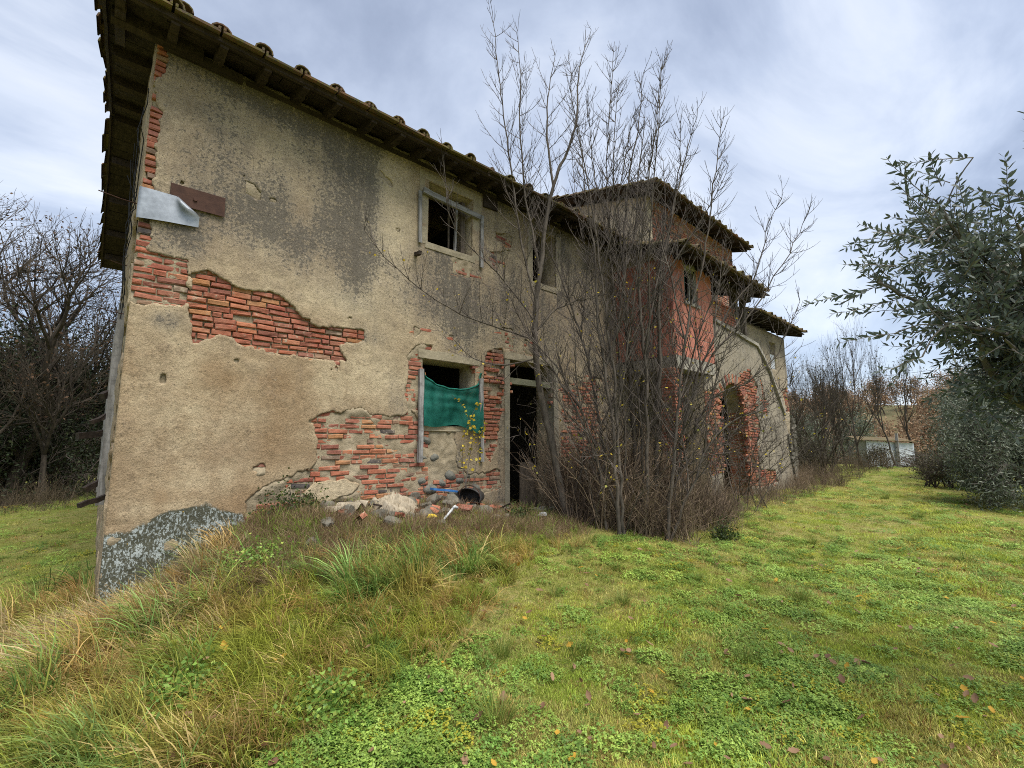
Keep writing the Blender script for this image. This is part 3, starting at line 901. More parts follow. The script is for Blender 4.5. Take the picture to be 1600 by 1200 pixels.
    # plank door lying half open inside the doorway
    for i in range(4):
        MB().beam((5.62 + i * .145, .25 + i * .05, .4), (5.62 + i * .145, .25 + i * .05, 1.22 - .05 * (i % 2)), .14, .03, .003, 3).build('door_plank', M['post'], h)
    # eave: wall plate, rafters, planks, tiles
    MB().beam((.05, -.03, 5.86), (.80, -.05, 5.85), .05, .10, .004, 3).build('wall_plate', M['plank'], h)
    mb = MB()
    for i in range(3): MB().beam((.84 + i * 3.0, .03, 5.87), (.84 + (i + 1) * 3.0 - .03, .03, 5.87), .10, .06, .003, 3).build('wall_plate', M['plank'], h)
    x = -.30
    k = 0
    while x < 9.7:
        jj = random.uniform(-.03, .03)
        mb = MB().beam((x + jj, .6, roof_z(.6) - .115), (x + jj, -.30, roof_z(-.30) - .115), .085, .11, .004, 2)
        mb.beam((x + jj, -.30, roof_z(-.30) - .115), (x + jj, -.47 - random.uniform(0, .03), roof_z(-.47) - .095), .075, .06, .004, 1)
        mb.build('rafter', M['beam'], h)
        x += .43 + random.uniform(-.02, .02); k += 1
    for row, (ya, yb) in enumerate(((-.52, -.35), (-.34, -.16), (-.15, .05))):
        xa = -.48 - row * .02 + row * .5 * 0
        xa = -.48
        while xa < 9.75:
            xb = min(xa + random.uniform(1.5, 2.6), 9.78)
            ym = (ya + yb) / 2
            MB().beam((xa, ym, roof_z(ym) - .045), (xb - .012, ym, roof_z(ym) - .045 + random.uniform(-.012, .006)), yb - ya, .024, .004, 5, (0, -.287, .958)).build('eave_plank', M['plank'], h)
            xa = xb
    MB().beam((-.5, -.49, roof_z(-.49) - .072), (9.7, -.49, roof_z(-.49) - .072), .05, .03, .004, 18).build('eave_lath', M['plank'], h)
    # verge boards and purlins under the left overhang
    for y in (-.05, 1.0, 2.1, 3.2, 4.2, 5.2, 6.3, 7.4, 8.3):
        MB().beam((.4, y, roof_z(y) - .14), (-.38, y, roof_z(y) - .14), .11, .13, .006, 2).build('purlin', M['beam'], h)
    y = -.5
    while y < 8.85:
        w = random.uniform(.2, .34)
        y2 = min(y + w, 8.9)
        if y < 4.2 < y2: y2 = 4.2
        ym = (y + y2) / 2; sl = .3 if ym < 4.2 else -.3
        n = Vector((0, -sl, 1)).normalized()
        MB().beam((.05, ym, roof_z(ym) - .05 + random.uniform(-.006, .006)), (-.43, ym, roof_z(ym) - .05 + random.uniform(-.006, .006)), (y2 - y) / math.cos(.29) - .012, .024, .003, 2, tuple(n)).build('verge_plank', M['verge'], h)
        y = y2
    MB().beam((-.435, -.5, roof_z(-.5) - .06), (-.435, 4.2, roof_z(4.2) - .06), .03, .09, .005, 10).build('verge_lath', M['beam'], h)
    MB().beam((-.435, 4.25, roof_z(4.25) - .06), (-.435, 8.9, roof_z(8.9) - .06), .03, .09, .005, 10).build('verge_lath', M['beam'], h)
    mb = MB()
    V = [(-.42, -.5, roof_z(-.5) - .028), (9.85, -.5, roof_z(-.5) - .028), (9.85, 4.2, GZ - .028), (-.42, 4.2, GZ - .028), (9.85, 8.9, roof_z(8.9) - .028), (-.42, 8.9, roof_z(8.9) - .028)]
    mb.add(V + [(a, b, c + .012) for a, b, c in V], [(3, 2, 1, 0), (5, 4, 2, 3), (6, 7, 8, 9), (9, 8, 10, 11), (0, 1, 7, 6), (4, 5, 11, 10), (1, 2, 8, 7), (2, 4, 10, 8), (3, 0, 6, 9), (5, 3, 9, 11)])
    mb.build('roof', M['tile'], h)


def cap_tile_mesh(l=.46, r0=.095, r1=.075, n=7):
    V = []; F = []
    for t in (0, 1):
        for (dr) in (0, -.014):
            rr = (r0 if t == 0 else r1) + dr
            for j in range(n):
                a = math.pi * j / (n - 1)
                V.append((rr * math.cos(a), t * l, rr * math.sin(a) * .85))
    def i(t, s, j): return t * 2 * n + s * n + j
    for j in range(n - 1):
        F.append((i(0, 0, j), i(0, 0, j + 1), i(1, 0, j + 1), i(1, 0, j)))
        F.append((i(0, 1, j + 1), i(0, 1, j), i(1, 1, j), i(1, 1, j + 1)))
        F.append((i(0, 0, j + 1), i(0, 0, j), i(0, 1, j), i(0, 1, j + 1)))
        F.append((i(1, 0, j), i(1, 0, j + 1), i(1, 1, j + 1), i(1, 1, j)))
    mb = MB(); mb.add(V, F)
    return mb.mesh('cap_tile', M['tile'])


def flat_tile_mesh(w=.40, l=.44, t=.022):
    mb = MB()
    mb.box((0, l / 2, t / 2), (w - .012, l, t), None, .003)
    mb.box((-w / 2 + .018, l / 2, t + .015), (.022, l, .03), None, .002)
    mb.box((w / 2 - .018, l / 2, t + .015), (.022, l, .03), None, .002)
    return mb.mesh('flat_tile', M['tile'])


CAPS = cap_tile_mesh(); FLATS = [flat_tile_mesh() for _ in range(4)]


def put(name, me, parent, loc, rx=0, rz=0, ry=0, s=1):
    o = bpy.data.objects.new(name, me); COL.objects.link(o); o.parent = parent
    o.matrix_local = Matrix.Translation(loc) @ Matrix.Rotation(rz, 4, 'Z') @ Matrix.Rotation(rx, 4, 'X') @ Matrix.Rotation(ry, 4, 'Y') @ Matrix.Diagonal((s, s, s, 1))
    return o


def eave_tiles(parent, x0, x1, y0, z0, slope, rows=2, step=.41):
    a = math.atan(slope); r = random.Random(int(x0 * 10) + 5)
    n = int((x1 - x0) / step)
    for row in range(rows):
        for i in range(n):
            x = x0 + (i + .5) * step
            yy = y0 + row * .37
            put('flat_tile', FLATS[r.randrange(4)], parent, (x, yy + r.uniform(-.015, .015), z0 + slope * row * .37 + row * .012 + r.uniform(-.005, .005)), a - .03 + r.uniform(-.02, .02), r.uniform(-.02, .02))
            if row > 0 or r.random() > .04:
                put('cap_tile', CAPS, parent, (x + step / 2 + r.uniform(-.02, .02), yy + .02 + r.uniform(-.03, .03), z0 + slope * row * .37 + .028 + row * .012), a - .05 + r.uniform(-.03, .03), r.uniform(-.07, .07), 0, r.uniform(.92, 1.1))


def verge_tiles(parent, x, y0, y1, zf, step=.36):
    r = random.Random(3)
    y = y0
    while y < y1:
        d = 1 if zf(y + .02) > zf(y) else -1
        sl = math.atan((zf(y + .02) - zf(y)) / .02)
        if d > 0: put('cap_tile', CAPS, parent, (x + r.uniform(-.025, .02), y, zf(y) + .025), sl - .09 + r.uniform(-.04, .04), r.uniform(-.06, .06), 0, r.uniform(.95, 1.1))
        else: put('cap_tile', CAPS, parent, (x + r.uniform(-.025, .02), y + .4, zf(y + .4) + .025), -sl - .09 + r.uniform(-.04, .04), math.pi + r.uniform(-.06, .06), 0, r.uniform(.95, 1.1))
        y += step * r.uniform(.9, 1.08)


build_farmhouse()
eave_tiles(house, -.33, 9.85, -.62, roof_z(-.62) - .012, .3, 2)
verge_tiles(house, -.41, -.55, 8.6, lambda y: roof_z(y) - .012)
# a slipped pair of tiles at the front left corner
put('cap_tile', CAPS, house, (.02, -.5, roof_z(-.5) + .10), .2, .15); put('cap_tile', CAPS, house, (.16, -.45, roof_z(-.45) + .11), .22, -.1)


def side_bits():
    h = house
    for (y, z, l, w, dz) in ((3.0, 1.72, .34, .10, -.05), (1.2, 1.95, .2, .05, -.14), (2.0, 1.15, .20, .07, -.13), (.9, 1.0, .22, .055, -.06), (2.6, 2.3, .14, .09, -.1)):
        MB().beam((.05, y, z + .02), (-l, y - .15, z + dz), w, w * .9, .008, 4).build('beam', M['beam'], h)
    for (y, z, l) in ((.5, 4.22, .34), (1.4, 3.15, .25), (1.0, 2.95, .2), (2.2, 4.0, .2)):
        MB().tube([(.02, y, z), (-l / 2, y, z + .01), (-l, y, z + .035)], .006, 5, True).build('iron_rod', M['iron'], h)
    r = random.Random(2)
    for k in range(6):
        p = [(-.03 - .02 * k, .3 + .25 * k, 5.5 - .1 * k)]
        for i in range(9): p.append((-.04 + r.uniform(-.05, .02), p[-1][1] + r.uniform(-.1, .22), p[-1][2] - r.uniform(.05, .35)))
        MB().tube(p, .005, 4).build('cable', M['wire'], h)
    for k in range(7):
        y = 1 + k * .9
        MB().beam((-.035, y, 3.0 + .3 * (k % 3)), (-.045, y + .1, .9 + .4 * (k % 2)), .07, .03, .01, 5).build('loose_board', M['grey_wood'], h)


side_bits()


def front_metal():
    r = np.random.default_rng(12)
    # zinc sheet wrapped round the corner, its upper right corner curled
    us = np.linspace(-.09, .50, 31); ws = np.linspace(0, 1, 9); n = len(us); V = []; F = []
    for j, t in enumerate(ws):
        for u in us:
            top = 4.19 + .03 * max(u, 0) if u < .29 else 4.20 - (u - .29) * .80
            bot = 3.86 + .12 * u
            z = bot + (top - bot) * t
            y = -.040 - .010 * math.sin(u * 9 + t * 1.5) - .05 * max(0, u - .2) * t
            x = u
            if u < -.02: y = -.040 + (-.02 - u); x = -.022
            V.append((x, y, z))
    for j in range(len(ws) - 1):
        for i in range(n - 1): F.append((j * n + i, j * n + i + 1, (j + 1) * n + i + 1, (j + 1) * n + i))
    k0 = len(V); A = np.array((.285, -.052, 4.20)); B = np.array((.495, -.064, 4.035)); Cc = np.array((.335, -.105, 4.075))
    m_ = 7
    for i in range(m_):
        f = i / (m_ - 1)
        for j in range(m_):
            q = j / (m_ - 1)
            p = (A * (1 - q) + B * q) * (1 - f) + Cc * f
            p = p + np.array((0, -.03 * math.sin(math.pi * f) - .004, 0))
            V.append(tuple(p))
    for i in range(m_ - 1):
        for j in range(m_ - 1): F.append((k0 + i * m_ + j, k0 + i * m_ + j + 1, k0 + (i + 1) * m_ + j + 1, k0 + (i + 1) * m_ + j))
    mb = MB(); mb.add(V, F)
    o = mb.build('metal_sheet', M['zinc'], None, True)
    tag(o, 'bent pale zinc sheet with a curled corner wrapped round the house corner', 'metal sheet')
    mb = MB().box((.48, -.027, 4.225), (.5, .012, .22), Matrix.Rotation(-.02, 4, 'Y'), .003)
    p = thing('iron_plate', 'rusty dark brown iron plate fixed on the plaster beside the zinc sheet', 'iron plate')
    mb.build('plate', M['iron'], p)
    MB().tube([(.45, -.03, 4.22), (.45, -.05, 4.22)], .02, 8, True).build('bolt', M['iron'], p)


front_metal()


def build_net():
    g = G('green_mesh_net', .7, .2)
    wc = g.world_co()
    n = g.noise(9, 4, .6, wc); f = g.noise(160, 2, .5, wc)
    c = g.mix(g.step(n, .35, .65), (.008, .10, .075), (.02, .17, .13))
    g.color(c)
    tr = g.N('ShaderNodeBsdfTransparent'); tl = g.N('ShaderNodeBsdfTranslucent'); g.L(c, tl.inputs[0])
    m1 = g.N('ShaderNodeMixShader'); m1.inputs[0].default_value = .35; g.L(g.b.outputs[0], m1.inputs[1]); g.L(tl.outputs[0], m1.inputs[2])
    m2 = g.N('ShaderNodeMixShader'); g.L(g.step(f, .55, .75), m2.inputs[0])
    g.L(m1.outputs[0], m2.inputs[1]); g.L(tr.outputs[0], m2.inputs[2]); g.L(m2.outputs[0], g.out.inputs[0])
    nu, nw = 46, 36
    V = []; F = []
    for j in range(nw):
        t = j / (nw - 1)
        for i in range(nu):
            s = i / (nu - 1)
            x = 3.355 + 1.10 * s
            sag = 1 - (2 * s - .95) ** 2
            top = 2.64 - .21 * max(0, sag) ** .7 - .06 * s + (.12 if s > .96 else 0)
            bot = 1.83 - .10 * smooth(.55, 1, np.array(s)) - .02 * math.sin(s * 9)
            z = top + (bot - top) * t
            fold = .022 * math.sin(s * 34 + t * 3) * (1 - t) ** 2 + .012 * math.sin(t * 26 + sag * 4) * (1 - t) ** 1.5 + .022 * math.sin(s * 7 + t * 5)
            edge = min(s, 1 - s)
            y = -.045 + .02 * min(1, edge * 6) + fold - .02 * t
            V.append((x, y, z))
    for j in range(nw - 1):
        for i in range(nu - 1): F.append((j * nu + i, j * nu + i + 1, (j + 1) * nu + i + 1, (j + 1) * nu + i))
    mb = MB(); mb.add(V, F)
    t = thing('window_net', 'sagging torn green mesh net hung across the lower window', 'net')
    mb.build('mesh_cloth', g.m, t, True)
    top = [np.array(v) for v in V[:nu]]
    MB().tube([p + np.array([0, -.006, 0]) for p in top], .013, 6).build('rolled_hem', mat_simple('green_hem', (.01, .11, .085), (.02, .19, .14), 30, .7), t, True)


build_net()

# ------------------------------------------------------------------ tall block behind
def plain_mask(seed, st=.25, warm=.2, pale=.3):
    def f(U, W):
        n = fbm(U * 1.1, W * 1.1, 4, seed); n2 = fbm(U * 3, W * 1.2, 4, seed + 3)
        return np.stack([np.clip(st + .7 * (n2 - .5), 0, 1), np.clip(warm * 2 * n, 0, 1), np.zeros_like(U), np.clip(pale * 2 * n, 0, 1)], -1)
    return f


def build_tall():
    t = thing('tall_house_block', 'taller cream and brick block with a tiled gable roof rising behind the porch', 'house')
    X0, X1, D = 9.8, 15.0, 6.6
    rz = lambda y: 8.02 + .28 * y if y < 3.3 else 8.944 - .28 * (y - 3.3)
    gab = [(0, -.3), (0, 7.85), (-3.3, 8.78), (-6.6, 7.85), (-6.6, -.3)]
    sheet('gable_plaster', -6.6, 0, 5.0, 8.9, .05, lambda U, W: -poly_sd(U, W, gab), LEFT(X0), M['plaster2'], t, .2, lambda U, W: (fbm(U * 2, W * 2, 3, 61) - .5) * .03, plain_mask(62, .18, .1, .5))
    cut = lambda U, W: ragged(U, W, [[(10.1, 5.6), (9.9, 7.0), (10.0, 7.9), (16.1, 7.9), (16.1, 5.0), (12.5, 5.0), (11, 5.2)]], .1, 2, 63)
    sheet('front_plaster', X0, X1, -.2, 7.9, .05, lambda U, W: cut(U, W), FRONT(0.004), M['plaster2'], t, .03, None, plain_mask(65, .25, .2, .35))
    sheet('front_masonry', X0, X1, -.2, 7.9, .1, lambda U, W: np.ones_like(U), FRONT(0.03), M['mortard'], t, .3)
    brick_field(t, cut, (X0, X1, 5.3, 7.85), PLACE_F(.004), 300, .0665, .012, .02, .006, 66, M['brickd'])
    MB().box((X1 - .05, 3.3, 3.8), (.1, 6.5, 7.9)).build('right_wall', M['plaster2'], t)
    MB().box((12.9, 6.55, 3.8), (6.0, .1, 7.9)).build('rear_wall', M['plaster2'], t)
    mb = MB()
    xa, xb = X0 - .38, 15.25
    V = [(xa, -.5, rz(-.5)), (xb, -.5, rz(-.5)), (xb, 3.3, rz(3.3)), (xa, 3.3, rz(3.3)), (xb, 7.1, rz(7.1)), (xa, 7.1, rz(7.1))]
    mb.add([(a, b, c - .06) for a, b, c in V] + [(a, b, c - .03) for a, b, c in V], [(3, 2, 1, 0), (5, 4, 2, 3), (6, 7, 8, 9), (9, 8, 10, 11), (0, 1, 7, 6), (4, 5, 11, 10), (1, 2, 8, 7), (2, 4, 10, 8), (3, 0, 6, 9), (5, 3, 9, 11)])
    mb.build('roof', M['plank'], t)
    x = xa + .1
    while x < xb:
        MB().beam((x, .3, rz(.3) - .12), (x, -.44, rz(-.44) - .11), .09, .11, .004, 2).build('rafter', M['beam'], t); x += .5
    for y in (-.3, .9, 2.1, 3.3, 4.5, 5.7):
        MB().beam((X0 + .2, y, rz(y) - .13), (xa + .05, y, rz(y) - .13), .1, .12, .004, 1).build('purlin', M['beam'], t)
    eave_tiles(t, xa, xb, -.6, rz(-.6) - .01, .28, 2)
    verge_tiles(t, xa + .03, -.5, 6.6, lambda y: rz(y) - .01)
    MB().tube([(14.8, 3.3, 8.9), (14.8, 3.3, 9.35)], .1, 8, True).build('flue', M['concrete'], t)


build_tall()

# ------------------------------------------------------------------ porch of red hollow blocks
PX0, PX1, PY = 8.25, 10.02, -1.4
BLOCKS = [brick_mesh(.25, .24, .09, 100 + i, M['block'], .003) for i in range(6)]


def build_porch():
    p = thing('block_porch', 'red hollow block porch room on brick pillar with lean-to tiled roof', 'porch')
    r = random.Random(9)
    win = (8.76, 9.30, 4.53, 5.30)
    # slab and lintels at first floor
    MB().box(((PX0 + 9.9) / 2 - .02, PY + .14, 3.17), (1.72, .34, .26), None, .012).build('lintel', M['concrete'], p)
    MB().box((PX0 + .14, -.55, 3.17), (.34, 1.06, .25), None, .012).build('lintel', M['concrete'], p)
    MB().box((9.95, -.62, 3.20), (3.0, 1.2, .16)).build('floor_slab', M['concrete'], p)
    # hollow blocks of the side and the front
    nrow = 9; hh = (5.40 - 3.31) / nrow
    for row in range(nrow):
        z = 3.31 + (row + .5) * hh
        u = -.0 - (.125 if row % 2 else 0)
        while u < 1.38:
            l = .25 if u >= 0 else .125
            if u < 0: u = 0
            l = min(l, 1.40 - u)
            if l > .04:
                o = put('block', BLOCKS[r.randrange(6)], p, (PX0 + r.uniform(-.003, .003), -(u + l / 2), z), 0, -math.pi / 2)
                o.scale = ((l - .009) / .25, 1, (hh - .010) / .24)
            u += l
        u = PX0 + .095 - (.125 if row % 2 else 0); u = max(u, PX0 + .005)
        first = True
        while u < PX1 - .02:
            l = .25 if not (first and row % 2) else .125
            first = False
            l = min(l, PX1 - u)
            a, b = u, u + l
            if z + hh / 2 > win[2] + .02 and z - hh / 2 < win[3] + .03:
                if a < win[0] < b: b = win[0]
                elif a < win[1] < b: a = win[1]
                elif a >= win[0] and b <= win[1]: u += l; continue
            if b - a > .03:
                o = put('block', BLOCKS[r.randrange(6)], p, ((a + b) / 2, PY + r.uniform(-.003, .003), z), 0, 0)
                o.scale = ((b - a - .009) / .25, 1, (hh - .010) / .24)
            u += l
    wsd = lambda U, W: rect_sd(U, W, *win)
    sheet('mortar_front', PX0 + .012, PX1, 3.31, 5.42, .04, wsd, FRONT(PY + .008), M['concrete'], p, .12)
    sheet('mortar_side', -.02, 1.385, 3.31, 5.75, .06, lambda U, W: np.ones_like(U), LEFT(PX0 + .008), M['mortar'], p, .12)
    MB().box((9.98, -.7, 4.35), (.1, 1.35, 2.1)).build('inner_wall', M['mortard'], p)
    # window with green shutter leaf and pale frame
    f = MB().beam((win[0] + .03, PY + .06, win[2]), (win[0] + .03, PY + .06, win[3]), .05, .05).build('window_frame', M['grey_wood'], p)
    MB().beam((win[1] - .03, PY + .06, win[2]), (win[1] - .03, PY + .06, win[3]), .05, .05).build('stile', M['grey_wood'], f)
    MB().beam((win[0], PY + .06, win[3] - .03), (win[1], PY + .06, win[3] - .03), .05, .05).build('head_rail', M['grey_wood_x'], f)
    MB().beam((9.06, PY + .07, win[2]), (9.08, PY + .07, win[3]), .035, .035).build('mullion', M['grey_wood'], f)
    MB().beam((9.15, PY + .1, win[2]), (9.19, PY + .1, win[3] - .1), .03, .03).build('glazing_bar', M['grey_wood'], f)
    MB().box((8.86, PY + .1, 4.9), (.16, .03, .74), None, .003).build('green_panel', mat_simple('green_shutter', (.01, .10, .10), (.03, .17, .16), 9, .6), p)
    MB().box((9.03, PY + .03, 4.48), (.66, .14, .07), None, .006).build('window_sill', M['concrete'], p)
    MB().box((9.03, PY + .05, 5.345), (.72, .1, .06), None, .006).build('lintel', M['concrete'], p)
    MB().box((9.35, PY - .02, 3.62), (.1, .04, .03)).build('bracket', M['iron'], p)
    # pillar
    u0, u1 = 8.17, 8.50
    MB().box(((u0 + u1) / 2, PY + .17, 1.55), (u1 - u0 - .02, .31, 3.0)).build('pillar_core', M['mortar'], p)
    z = .2; k = 0
    while z < 3.03:
        for side in (0, 1):
            half = (k + side) % 2
            segs = ((0, .22), (.22, .33)) if half else ((0, .11), (.11, .33))
            for a, b in segs:
                if side == 0: o = put('brick', BRICKS[r.randrange(12)], p, (u0 + (a + b) / 2, PY + r.uniform(-.006, .004), z + .033), 0, r.uniform(-.02, .02))
                else: o = put('brick', BRICKS[r.randrange(12)], p, (u0 + r.uniform(-.006, .004), PY + (a + b) / 2, z + .033), 0, -math.pi / 2 + r.uniform(-.02, .02))
                o.scale = ((b - a - .01) / .25, 1, 1.0)
        z += .0665; k += 1
    # lean-to roof over the porch and the loggia
    xa, xb = 7.8, 12.25
    rz = lambda y: 5.30 + .31 * (y + 1.95)
    mb = MB()
    V = [(xa, -1.9, rz(-1.9)), (xb, -1.9, rz(-1.9)), (xb, -.01, rz(-.01)), (xa, -.01, rz(-.01))]
    mb.add([(a, b, c - .05) for a, b, c in V] + [(a, b, c - .02) for a, b, c in V], [(3, 2, 1, 0), (4, 5, 6, 7), (0, 1, 5, 4), (1, 2, 6, 5), (2, 3, 7, 6), (3, 0, 4, 7)])
    mb.build('roof', M['plank'], p)
    x = xa + .12
    while x < xb:
        MB().beam((x, -.05, rz(-.05) - .10), (x, -1.84, rz(-1.84) - .10), .08, .09, .004, 2).build('rafter', M['beam'], p); x += .46
    MB().beam((10.0, PY, rz(PY) - .21), (12.2, PY, rz(PY) - .21), .13, .13, .004, 4).build('purlin', M['beam'], p)
    eave_tiles(p, xa, xb, -2.02, rz(-2.02) + .0, .31, 2)
    verge_tiles(p, xa + .04, -1.95, -.3, lambda y: rz(y))


build_porch()

# ------------------------------------------------------------------ stair wing with arch and loggia
def build_stair():
    s = thing('arched_stair_wing', 'grey rendered stair wing with a brick arch beside the red porch', 'outbuilding')
    Y = PY + .02
    outline = [(9.5, -.2), (9.5, 3.04), (10.03, 3.04), (10.03, 4.35), (10.1, 4.30), (12.6, 4.08), (13.3, 3.55), (14.35, 2.3), (14.95, 1.0), (15.05, -.2)]
    arch = lambda U, W: np.where(W < 2.25, np.maximum(np.abs(U - 10.95) - .76, -9), np.hypot(U - 10.95, (W - 2.25) * 1.04) - .76)
    spalls = [[(11.65, .7), (11.6, 2.6), (11.3, 3.1), (12.0, 3.4), (12.5, 3.0), (12.3, 2.3), (12.5, 1.8), (12.2, 1.5), (12.35, .9), (13.3, .8), (13.5, .5), (11.6, .5)],
              [(9.45, .9), (9.45, 2.7), (10.1, 2.75), (10.3, 2.3), (10.15, 1.6), (10.3, 1.1), (9.8, .8)], [(12.7, 3.4), (12.9, 3.0), (13.1, 2.4), (13.0, 2.1), (12.75, 2.6)]]
    solid = lambda U, W: np.minimum(-poly_sd(U, W, outline), arch(U, W))
    cut = lambda U, W: ragged(U, W, spalls, .09, 3, 71)
    sheet('plaster', 9.5, 15.06, -.2, 4.36, .04, lambda U, W: np.minimum(solid(U, W), cut(U, W)), FRONT(Y), M['greywall'], s, .03, lambda U, W: (fbm(U * 2, W * 2, 3, 73) - .5) * .04, plain_mask(74, .5, .2, .3))
    sheet('masonry', 9.5, 15.06, -.2, 4.36, .06, solid, FRONT(Y), M['mortar'], s, .45, lambda U, W: .03 + (fbm(U * 6, W * 6, 3, 75) - .5) * .03)
    brick_field(s, lambda U, W: np.maximum(cut(U, W), -(arch(U, W) - .01)), (9.5, 13.6, .3, 3.5), PLACE_F(Y), 230, .0665, .006, .10, .014, 76)
    # brick lined right reveal of the arch
    r = random.Random(4)
    z = .3
    while z < 2.3:
        for a in (.12, .36):
            o = put('brick', BRICKS[r.randrange(12)], s, (11.70 + r.uniform(-.008, .008), Y + a + r.uniform(-.02, .02), z), 0, -math.pi / 2)
        z += .0665
    for k in range(15):                                   # voussoirs
        a = math.pi * (k + .5) / 15
        o = put('brick', BRICKS[r.randrange(12)], s, (10.95 + .85 * math.cos(a), Y - .004, 2.25 + .83 * math.sin(a)), 0, 0, -a)
        o.scale = (.95, 1, 1.9)
    # coping stones down the stair
    pts = [(10.05, 4.36), (10.9, 4.28), (11.75, 4.20), (12.6, 4.12), (13.3, 3.6), (13.85, 2.95), (14.36, 2.34)]
    for a, b in zip(pts, pts[1:]):
        MB().beam((a[0] + .01, Y + .12, a[1]), (b[0] - .01, Y + .12, b[1]), .36, .08, .008, 2).build('coping_stone', M['concrete'], s)
    MB().box((10.74, Y + .1, 4.60), (1.42, .12, .40), None, .004).build('parapet_core', M['mortard'], s)
    brick_field(s, lambda U, W: np.full(U.shape, -1.), (10.03, 11.45, 4.41, 4.85), PLACE_F(Y + .02), 60, .0665, .006, .0, .004, 78)
    MB().beam((11.56, Y + .1, 4.2), (11.56, Y + .1, 5.45), .14, .14, .006, 3).build('post', M['post'], s)
    MB().beam((12.1, Y + .1, 3.9), (12.1, Y + .1, 5.45), .12, .12, .006, 3).build('post', M['post'], s)
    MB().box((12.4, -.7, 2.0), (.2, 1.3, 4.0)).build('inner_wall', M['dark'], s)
    MB().box((10.1, -.7, 1.5), (.12, 1.3, 3.2)).build('inner_wall', M['mortard'], s)
    MB().box((11.6, -.62, 4.0), (3.1, 1.2, .14)).build('floor_slab', M['concrete'], s)
    MB().box((11.6, -.06, 4.95), (3.6, .05, 2.0)).build('rear_wall', M['dark'], s)  # added dark sheet over the back wall, its colour standing for loggia shade
    # rough stones at the battered foot
    for k in range(16):
        z = .25 + k * .1
        MB().box((15.0 - k * .03 + r.uniform(-.03, .03), Y + .1, z), (.22, .3, .095), None, .014).build('stone', M['rubble'], s)


build_stair()


def build_wing():
    w = thing('end_wing', 'small cream plastered wing with one high window at the far end', 'house')
    Y = -.6; X0, X1 = 13.4, 17.45
    win = (15.95, 16.48, 3.96, 4.86)
    cut = lambda U, W: ragged(U, W, [[(16.9, 3.2), (17.6, 3.6), (17.6, 2.6), (17.1, 2.6)], [(15.2, .3), (18, .3), (18, .9), (16, .75)]], .1, 2.5, 81)
    sheet('plaster', X0, X1, -.2, 5.15, .05, lambda U, W: np.minimum(rect_sd(U, W, *win), cut(U, W)), FRONT(Y), M['plaster2'], w, .03, lambda U, W: (fbm(U * 2, W * 2, 3, 83) - .5) * .04, plain_mask(84, .42, .25, .35))
    sheet('masonry', X0, X1, -.2, 5.2, .1, lambda U, W: rect_sd(U, W, *win), FRONT(Y), M['mortar'], w, .3, lambda U, W: np.full(U.shape, .03))
    brick_field(w, cut, (15.0, X1, .3, 3.7), PLACE_F(Y), 100, .0665, .008, .15, .01, 86)
    MB().box((16.25, Y + .06, 4.21), (.52, .04, .5), None, .004).build('white_panel', mat_simple('pale_board', (.5, .52, .53), (.62, .64, .65), 6, .7), w)
    f = MB().beam((15.98, Y + .1, 4.46), (15.98, Y + .1, 4.86), .05, .05).build('window_frame', M['grey_wood'], w)
    MB().beam((16.2, Y + .1, 4.46), (16.2, Y + .1, 4.86), .03, .03).build('glazing_bar', M['grey_wood'], f)
    MB().box((X1 - .06, 2.2, 2.4), (.1, 5.4, 5.2)).build('right_wall', M['plaster2'], w)
    MB().box((15.7, 4.9, 2.4), (4.4, .1, 5.2)).build('rear_wall', M['plaster2'], w)
    rz = lambda y: 5.32 + .3 * (y + 1.15)
    mb = MB(); xa, xb = 13.5, 17.75
    V = [(xa, -1.15, rz(-1.15)), (xb, -1.15, rz(-1.15)), (xb, 5.0, rz(5)), (xa, 5.0, rz(5))]
    mb.add([(a, b, c - .06) for a, b, c in V] + [(a, b, c - .02) for a, b, c in V], [(3, 2, 1, 0), (4, 5, 6, 7), (0, 1, 5, 4), (1, 2, 6, 5), (2, 3, 7, 6), (3, 0, 4, 7)])
    mb.build('roof', M['plank'], w)
    x = xa + .2
    while x < xb:
        MB().beam((x, -.3, rz(-.3) - .12), (x, -1.08, rz(-1.08) - .1), .09, .1, .004, 1).build('rafter', M['beam'], w); x += .5
    eave_tiles(w, xa, xb, -1.25, rz(-1.25) + .0, .3, 2)
    r = random.Random(5)
    for k in range(22):
        MB().box((17.55 + r.uniform(-.04, .06), Y + .1, .25 + k * .1), (r.uniform(.24, .4), .35, .092), None, .014).build('stone', M['rubble'], w)


build_wing()
# ------------------------------------------------------------------ growth helpers


def unit(v): return v / (np.linalg.norm(v) + 1e-9)


def smooth_path(pts, step=.18):
    P = np.array(pts, float)
    Q = np.vstack([2 * P[0] - P[1], P, 2 * P[-1] - P[-2]])
    out = []
    for i in range(1, len(Q) - 2):
        n = max(2, int(np.linalg.norm(Q[i + 1] - Q[i]) / step))
        for t in np.linspace(0, 1, n, endpoint=False):
            a, b, c, d = Q[i - 1], Q[i], Q[i + 1], Q[i + 2]
            out.append(.5 * (2 * b + (c - a) * t + (2 * a - 5 * b + 4 * c - d) * t * t + (3 * b - a - 3 * c + d) * t ** 3))
    out.append(P[-1])
    return np.array(out)


def perp(d, r):
    a = np.cross(d, r.normal(0, 1, 3)); return unit(a)


def shoot(p, d, L, n, r, up=.15, wob=.08):
    pts = [np.array(p, float)]; d = unit(np.array(d, float))
    for i in range(n):
        d = unit(d + np.array([0, 0, up / n * 3]) * .6 + r.normal(0, wob, 3))
        pts.append(pts[-1] + d * L / n)
    return np.array(pts)


